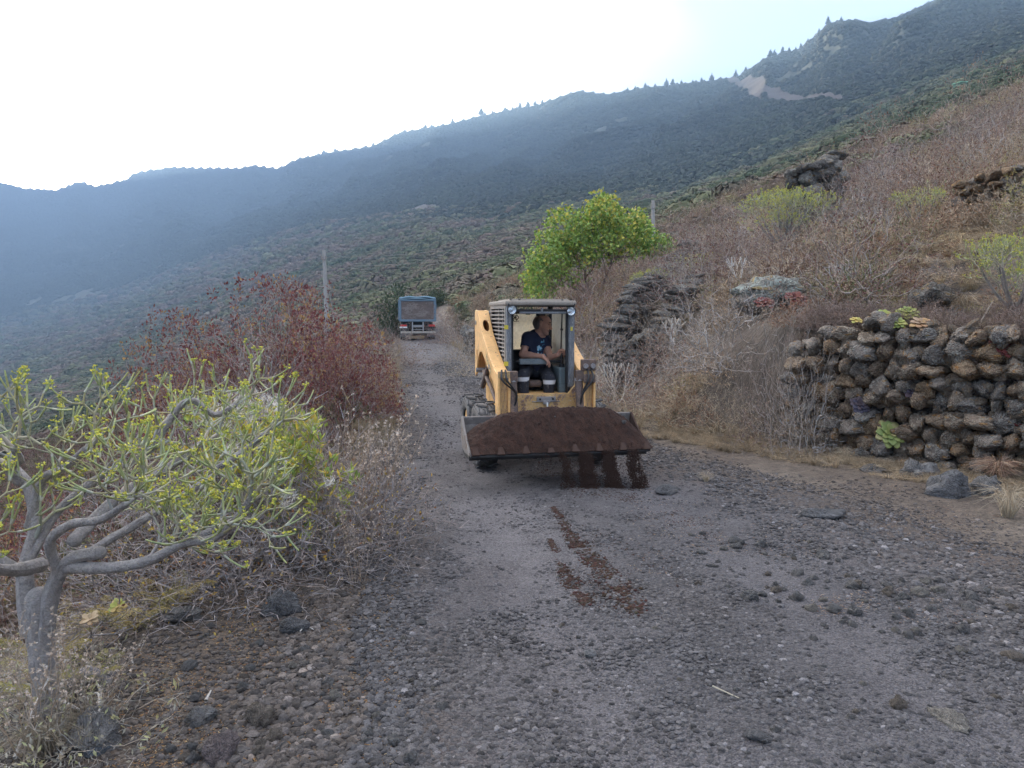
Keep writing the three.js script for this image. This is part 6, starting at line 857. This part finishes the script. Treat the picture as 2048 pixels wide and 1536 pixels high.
// ferns
function fern(seed, n, L, cols) { const r = rng(seed), b = new MB(), s = new MB(); for (let k = 0; k < n; k++) { const a = k / n * 6.283 + rr(-0.3, 0.3, r), l = L * rr(0.7, 1.1, r), o = V(Math.cos(a), 0, Math.sin(a)), side = V(-o.z, 0, o.x), P = t => o.clone().multiplyScalar(l * 0.85 * t).add(V(0, l * (1.3 * t - 0.75 * t * t), 0)), c = pick(cols, r); const q = []; for (let i = 0; i <= 8; i++) q.push(P(i / 8)); b.tube(q, i => 0.003 - 0.0003 * i, [0.28, 0.2, 0.1], 3); for (let i = 2; i < 17; i++) { const t = i / 17, w = l * 0.34 * Math.sin(Math.min(1, t * 1.25 + 0.1) * 2.2) * (1.15 - t); for (const e of [-1, 1]) { const p0 = P(t), d = side.clone().multiplyScalar(e).addScaledVector(o, 0.35); for (let m = 1; m <= 6; m++) { const pp = p0.clone().addScaledVector(d, w * m / 6).add(V(0, -0.02 * m / 6, 0)); for (const f of [-1, 1]) s.leaf(pp, d.clone().multiplyScalar(0.4).addScaledVector(o, f), l * 0.03 * (1.3 - m / 8), l * 0.018, vary(c, r, 0.2), r, 0); } b.ribbon(p0, p0.clone().addScaledVector(d, w), 0.0015, c, r); } } } return { wood: b.geo(), leaves: s.geo() }; }
{ const A = fern(431, 7, 0.3, [[0.36, 0.34, 0.07], [0.42, 0.36, 0.1]]), B = fern(432, 9, 0.36, [[0.3, 0.27, 0.08], [0.38, 0.3, 0.1], [0.22, 0.28, 0.06]]);
  [[A, 150, 3.6, 0.75, 'small yellow green fern right beside the grey trunk'], [B, 240, 4.3, 1.1, 'browning fern under the right limb of the spurge'], [B, 320, 4.5, 0.9, 'yellow fern behind the browning one under the spurge limb'], [A, 30, 3.7, 1.1, 'green fern left of the grey trunk'], [B, 60, 4.2, 1.1, 'withering fern behind the grey trunk']].forEach(([g, px, d, s, label], i) => plant('fern', label, 'fern', g, on(px, d), i, s, null, ['stalks', 'fronds'])); }
// bleached sticks and a charred stump
{ const r = rng(441), bl = M([0.5, 0.47, 0.43], 0.9), stick = (pts, w, label, mat = bl) => { const g = limbGeo(pts, w, w * 0.5, [1, 1, 1], 6, 0.08, w * 999); tag(mesh('stick', g, mat), label, 'stick'); };
  const s = (px, py, dy = 0.02) => gnd(px, py).add(V(0, dy, 0));
  stick([s(160, 1455), s(195, 1490, 0.1), s(200, 1440, 0.12), s(170, 1405)], 0.007, 'bleached curved stick at the foot of the grey trunk'); stick([s(186, 1500), s(205, 1430, 0.08), s(198, 1410, 0.1)], 0.006, 'short bleached stick standing up beside the rough grey rock'); stick([s(100, 1400), s(150, 1440, 0.06), s(180, 1452, 0.04)], 0.012, 'thick grey stick lying in front of the grey trunk'); stick([s(30, 1525), s(70, 1470, 0.12), s(112, 1418, 0.2)], 0.008, 'long tan stick leaning across the bottom left corner'); stick([s(115, 1530), s(128, 1508, 0.03)], 0.006, 'bleached twig at the bottom edge on the left');
  stick([s(205, 1235), s(250, 1205, 0.03), s(310, 1190, 0.02)], 0.007, 'grey stick lying along the bank under the spurge'); stick([s(600, 1270), s(612, 1262, 0.03), s(628, 1266)], 0.005, 'small bleached crooked twig beside the dark jagged rocks'); stick([s(412, 1410), s(422, 1385, 0.01)], 0.008, 'pale splinter of wood in the needle litter on the left verge');
  stick([s(1425, 1380), s(1478, 1400, 0.01)], 0.005, 'thin pale twig lying on the near part of the track', M([0.45, 0.4, 0.3], 0.9));
  stick([at(1690, 1000 - 75, 9.6), at(1700, 805, 9.5), at(1692, 790, 9.5)], 0.008, 'bent grey reed standing against the stone wall', M([0.38, 0.34, 0.3], 0.9)); stick([s(1868, 905, 0), at(1862, 872, 8.9), at(1856, 862, 8.9)], 0.018, 'short weathered stake at the wall foot above the boulders', M([0.32, 0.26, 0.2], 0.9)); stick([at(1955, 655, 8.9), at(1975, 620, 9), at(1985, 604, 9)], 0.014, 'weathered stake leaning on top of the stone wall', M([0.4, 0.34, 0.28], 0.9)); stick([at(1690, 790, 9.55), at(1720, 890, 9.3), at(1722, 905, 9.3)], 0.006, 'thin dry stem leaning on the wall face', M([0.42, 0.36, 0.3], 0.9));
  const c = gnd(185, 1375), st0 = mesh('charred_stump', [0, 1, 2, 3, 4, 5].map(k => limbGeo([V(rr(-0.12, -0.02, r), 0.02, rr(-0.05, 0.05, r)), V(0, rr(0.05, 0.1, r), rr(-0.05, 0.05, r)), V(rr(0.05, 0.12, r), rr(0.02, 0.07, r), rr(-0.05, 0.05, r))], 0.028, 0.012, [0.16, 0.15, 0.15], 7, 0.2, k)), barkMat2); st0.position.copy(c); tag(st0, 'charred black stump with grey edges right of the grey trunk', 'stump'); }
// needle litter and leaf scraps on the left bank and the right verge
{ const pts = [], r = rng(451), g = new THREE.BoxGeometry(1, 0.12, 0.14); for (let k = 0; k < 15000; k++) { const L = r() < 0.6; let px, py; if (L) { px = rr(150, 800, r); py = rr(1150, 1536, r); } else { px = rr(1250, 2048, r); py = rr(960, 1250, r); } if (L && fbm(px / 60, py / 60, 3) < -0.03) continue; if (!L && fbm(px / 120, py / 50 + 9, 3) < -0.02 - (py < 1100 + (px - 1400) * 0.1 ? 0.15 : -0.25)) continue; const p = gnd(px, py), w = r(), s = rr(0.005, 0.014, r) * (L ? 1 : 1.3); pts.push([p.x, p.y + 0.006, p.z, s, s * 1.1, r() * 6.3, ...(L ? (w < 0.6 ? [0.36, 0.2, 0.075] : w < 0.8 ? [0.26, 0.11, 0.055] : [0.48, 0.36, 0.2]) : (w < 0.55 ? [0.22, 0.13, 0.09] : [0.4, 0.3, 0.2]))]); } scatter('leaf_litter', 'orange and brown needle litter on the left bank and the right verge', [g], plantMat0, pts, 'stuff', 'litter'); }
// ---------- right bank: ruined walls, boulders, spurges, rosettes ----------
{
  const line = (a, d0) => a.map(([px, d]) => on(px, d)), grey = [[0.23, 0.23, 0.232], [0.18, 0.18, 0.184], [0.28, 0.282, 0.28]].map(wallMat);
  stoneWall('ruined_wall', 'low ruined stone wall half buried in dry scrub right of the cab', line([[1225, 15.6], [1270, 15.3], [1330, 15.6], [1385, 16.4]]), q => 0.9 - 0.2 * q, { seed: 21, tall: 0.2, deep: 1.3, mats: grey });
  stoneWall('terrace_wall', 'grey terrace wall climbing the slope below the bright green tree', line([[1225, 17], [1265, 18.2], [1305, 19.8], [1345, 21.4], [1385, 23], [1425, 24.8]]), q => 0.95 + 0.2 * Math.sin(q * 11), { seed: 22, tall: 0.25, deep: 1.5, mats: grey });
  stoneWall('terrace_wall', 'dark stone heap beneath the yellow green spurge dome on the slope', line([[1570, 22], [1620, 21.5], [1665, 22.5]]), q => 2.1, { seed: 23, tall: 0.4, deep: 1.5, mats: grey });
  stoneWall('terrace_wall', 'rubble terrace wall at the right edge above the straw bank', line([[1905, 14.5], [1970, 14], [2070, 13.6]]), q => 0.8, { seed: 24, tall: 0.2, deep: 1.2, mats: wallMats });
  stoneWall('terrace_wall', 'grey stone bank on the slope above the truck', line([[930, 34], [985, 31.5], [1040, 30]]), q => 1.0, { seed: 25, tall: 0.5, deep: 1.5, long: 1.4, mats: grey });
  const bo = (label, px, py, d, s, sc, k, yaw, mat) => rock(label, at(px, py, d), s * 1.15, { sc, geo: roughGeos[k], yaw, mat, name: 'boulder', cat: 'boulder', lift: 0 });
  bo('big grey lichen covered boulder in the scrub left of the rosettes', 1540, 582, 12.9, 0.46, V(1.3, 0.62, 0.9), 3, 0.3, wallMat([0.33, 0.36, 0.345])); bo('dark shadowed lava boulder under the lichen covered one', 1498, 606, 12.7, 0.24, V(1, 0.8, 1), 4, 1, wallMats[3]);
  bo('black lava boulder above the wall beside the pale rosettes', 1860, 600, 10.1, 0.3, V(1.05, 0.85, 1), 5, 1.2, wallMat([0.19, 0.185, 0.18])); bo('grey boulder right of the black lava boulder', 1905, 632, 9.9, 0.2, V(1.1, 0.7, 1), 6, 2, wallMats[0]); bo('dark rock peeping from the scrub above the straw bank', 1720, 500, 17, 0.3, V(1.3, 0.7, 1), 7, 0.5, wallMats[3]);
}
{ // spurges
  const mk = (label, px, d, seed, R0, Hh, lev, n, grey) => { const b = on(px, d), r = rng(seed), L = [[[b, b.clone().add(V(0.02, Hh * 0.12, 0)), b.clone().add(V(0, Hh * 0.2, 0.02))], R0 * 0.05, R0 * 0.05, -1]]; for (let k = 0; k < n; k++) { const a = k / n * 6.283 + rr(-0.3, 0.3, r), e = rr(0.25, 1, r), p = (t, y) => b.clone().add(V(Math.cos(a) * R0 * t * e, Hh * y, Math.sin(a) * R0 * t * e)); L.push([[p(0.02, 0.12), p(0.3, 0.28), p(0.52, 0.46), p(0.68, 0.62 + 0.06 * (1 - e))], R0 * 0.03, R0 * 0.016, lev, 2]); } return spurge('spurge_shrub', label, b, L, { seed, s: R0 * 1.25, flower: 0.9, grey: grey || [0.33, 0.32, 0.31] }); };
  mk('domed yellow green spurge on grey branches in front of the dark stone heap', 1565, 19.5, 501, 1.3, 1.6, 3, 13); mk('yellow green spurge shrub cut by the right edge above the wall', 2030, 8.9, 502, 0.75, 0.95, 3, 12, [0.34, 0.3, 0.27]); mk('small green spurge in the grass right of the bare upright stems', 1830, 15.5, 503, 0.6, 0.85, 3, 8); mk('greenish spurge patch behind the low ruined wall', 1400, 19.6, 504, 0.8, 0.75, 3, 9); mk('small green spurge above the leftmost end of the terrace wall', 1310, 20.2, 505, 0.8, 0.8, 3, 8);
  const bare = (label, px, d, seed, n, h, w, col = [0.5, 0.46, 0.4]) => { const b = on(px, d), r = rng(seed), B = new MB(), t = thing('bare_stem_plant', label, 'plant', b); const go = (p, dir, l, ww, lev) => { const q = [p]; for (let i = 0; i < 3; i++) { dir = dir.clone().add(V(rr(-0.12, 0.12, r), 0.13, rr(-0.12, 0.12, r))).normalize(); q.push(q[i].clone().addScaledVector(dir, l / 3)); } B.tube(q, i => ww * (1 - 0.06 * i), vary(col, r, 0.15), 6, lev === 0); if (lev) for (const s of [-1, 1]) go(q[3], dir.clone().add(V(s * rr(0.25, 0.6, r), 0.1, rr(-0.5, 0.5, r))).normalize(), l * 0.8, ww * 0.85, lev - 1); }; for (let k = 0; k < n; k++) go(V(rr(-0.08, 0.08, r), 0, 0), V(rr(-0.8, 0.8, r), 0.8, rr(-0.5, 0.5, r)).normalize(), h * 0.36, w, 2); mesh('stems', B.geo(), barkMat2, t); };
  bare('pale candelabra of bare stems at the left end of the low ruined wall', 1242, 14.6, 511, 4, 1.0, 0.018); bare('pale bare forked stems on the right part of the low ruined wall', 1345, 15.2, 512, 4, 0.75, 0.02); bare('white forked bare stems in the middle of the enclosure scrub', 1490, 15.5, 513, 3, 0.95, 0.016, [0.6, 0.57, 0.52]); bare('pale bare candelabra left of the spurge dome on the slope', 1480, 23, 514, 5, 1.2, 0.025, [0.45, 0.42, 0.38]); bare('tall bare forked stems on the bank above the black boulder', 1750, 14.6, 515, 3, 1.0, 0.013, [0.3, 0.25, 0.21]); bare('pale stubby stems among orange leaves beside the lichen boulder', 1680, 12.2, 516, 6, 0.6, 0.012, [0.48, 0.44, 0.4]); bare('bare grey stems high on the slope in the brown scrub', 1745, 28, 517, 4, 1.6, 0.016, [0.26, 0.23, 0.21]);
}
// leaf rosettes: every leaf a part
function rosette(label, pos, s, cols, tilt, n = 26, cat = 'succulent') { const t = thing('leaf_rosette', label, cat, pos, R() * 6), r = rng(Math.floor(pos.x * 977 + pos.y * 131)); t.rotation.x = tilt; const mats = cols.map(c => M(c, 0.6, { side: THREE.DoubleSide })); for (let k = 0; k < n; k++) { const a = k * 2.39996, q = Math.sqrt((k + 1) / n), el = lerp(1.25, 0.12, q), sh = new THREE.Shape(); sh.moveTo(0, 0); sh.bezierCurveTo(0.1, 0.05, 0.3, 0.35, 0.26, 0.72); sh.bezierCurveTo(0.22, 0.98, 0.08, 1.0, 0, 1.04); sh.bezierCurveTo(-0.08, 1.0, -0.22, 0.98, -0.26, 0.72); sh.bezierCurveTo(-0.3, 0.35, -0.1, 0.05, 0, 0); const L = s * lerp(0.35, 1, q) * rr(0.85, 1.1, r), g = new THREE.ExtrudeGeometry(sh, { depth: 0.05, bevelEnabled: true, bevelThickness: 0.03, bevelSize: 0.03, bevelSegments: 1, curveSegments: 5 }), p = g.attributes.position; for (let i = 0; i < p.count; i++) p.setZ(i, p.getZ(i) + 0.25 * Math.pow(p.getY(i), 2)); g.computeVertexNormals(); g.scale(L, L, L).rotateX(Math.PI / 2 - el).rotateY(a); const m = mesh('leaf', g, mats[Math.floor(r() * mats.length)], t); } return t; }
{ const yg = [[0.3, 0.32, 0.07], [0.23, 0.28, 0.07], [0.35, 0.33, 0.09]], P = at;
  rosette('big yellow green leaf rosette on top of the wall, left of a pair', P(1772, 634, 9.45), 0.16, yg, 0.5); rosette('yellow green leaf rosette on top of the wall, right of a pair', P(1818, 625, 9.5), 0.14, yg, 0.6); rosette('yellow green leaf rosette sitting on the wall edge in front of the pair', P(1795, 645, 9.2), 0.12, yg, 0.7); rosette('withered ochre leaf rosette lying on the wall top', P(1846, 648, 9.0), 0.15, [[0.42, 0.26, 0.11], [0.35, 0.2, 0.1], [0.3, 0.2, 0.12]], 0.4); rosette('pale green leaf rosette growing at the foot of the wall face', P(1782, 868, 9.0), 0.19, [[0.24, 0.27, 0.08], [0.18, 0.23, 0.07], [0.3, 0.27, 0.11]], 0.9, 28); rosette('dark green leafy tuft at the lower left of the wall face', P(1666, 864, 9.75), 0.14, [[0.12, 0.19, 0.05], [0.16, 0.23, 0.06]], 0.8, 30); rosette('tiny yellow rosette on the wall top near its left end', P(1712, 640, 9.7), 0.08, [[0.5, 0.38, 0.1], [0.4, 0.38, 0.1]], 0.5, 16);
  const red = [[0.15, 0.028, 0.022], [0.11, 0.025, 0.022], [0.18, 0.05, 0.032]]; rosette('dark red rosette on the wall face near the top right', P(2010, 692, 8.35), 0.14, red, 0.9, 30); rosette('dark red rosette on the wall face at the right edge', P(2036, 846, 8.2), 0.15, red, 0.9, 30); rosette('red succulent at the foot of the lichen covered boulder', P(1530, 605, 12.3), 0.17, red, 0.5, 24); rosette('red succulent right of the lichen covered boulder', P(1592, 596, 12.3), 0.2, red, 0.5, 24); rosette('orange leaf rosette on pale stems beside the lichen boulder', P(1682, 570, 12.2), 0.12, [[0.5, 0.26, 0.1], [0.45, 0.3, 0.12]], 0.5, 18); rosette('glossy dark purple rosette in the middle of the wall face', P(1722, 810, 9.3), 0.13, [[0.05, 0.045, 0.07], [0.08, 0.06, 0.07]], 0.9, 24); rosette('glossy dark purple rosette on the wall face right of the middle', P(1830, 785, 8.95), 0.15, [[0.05, 0.04, 0.06], [0.09, 0.06, 0.07]], 0.9, 24); rosette('broad ochre and green leaf rosette under the spurge limb on the left', at(235, 1212, 4.05), 0.055, [[0.42, 0.3, 0.1], [0.34, 0.36, 0.08]], 0.7, 14, 'leafy plant'); rosette('dry tan leaf plant beside the grey trunk', at(180, 1238, 3.8), 0.05, [[0.46, 0.34, 0.2], [0.38, 0.26, 0.14]], 0.6, 10, 'leafy plant'); }
// fibrous tufts
{ const T = tuft(601, 700, 0.32, 0.95, [[0.36, 0.24, 0.16], [0.42, 0.3, 0.2], [0.28, 0.17, 0.12]], 0.005), S = tuft(602, 240, 0.42, 1.05, [[0.5, 0.42, 0.3], [0.4, 0.33, 0.23]], 0.004);
  [[T, 2015, 8.0, 1.15, 'brown fibrous hanging tuft at the foot of the wall by the right edge'], [S, 2040, 6.6, 0.9, 'bleached straw tuft at the right edge below the brown one'], [S, 1700, 9.2, 0.55, 'straw tuft lying in front of the wall left of the boulders'], [S, 1420, 8.0, 0.35, 'flattened straw on the spilled soil right of the loader tracks'], [S, 1600, 10.2, 0.7, 'thin straw tuft at the lower left corner of the wall'], [S, 1930, 11.5, 0.9, 'bleached grass tuft on the bank behind the wall']].forEach(([g, px, d, s, label], i) => plant('dry_tuft', label, 'dry grass', g, on(px, d), i, s, null, ['blades'])); }
renderer.render(scene, camera);
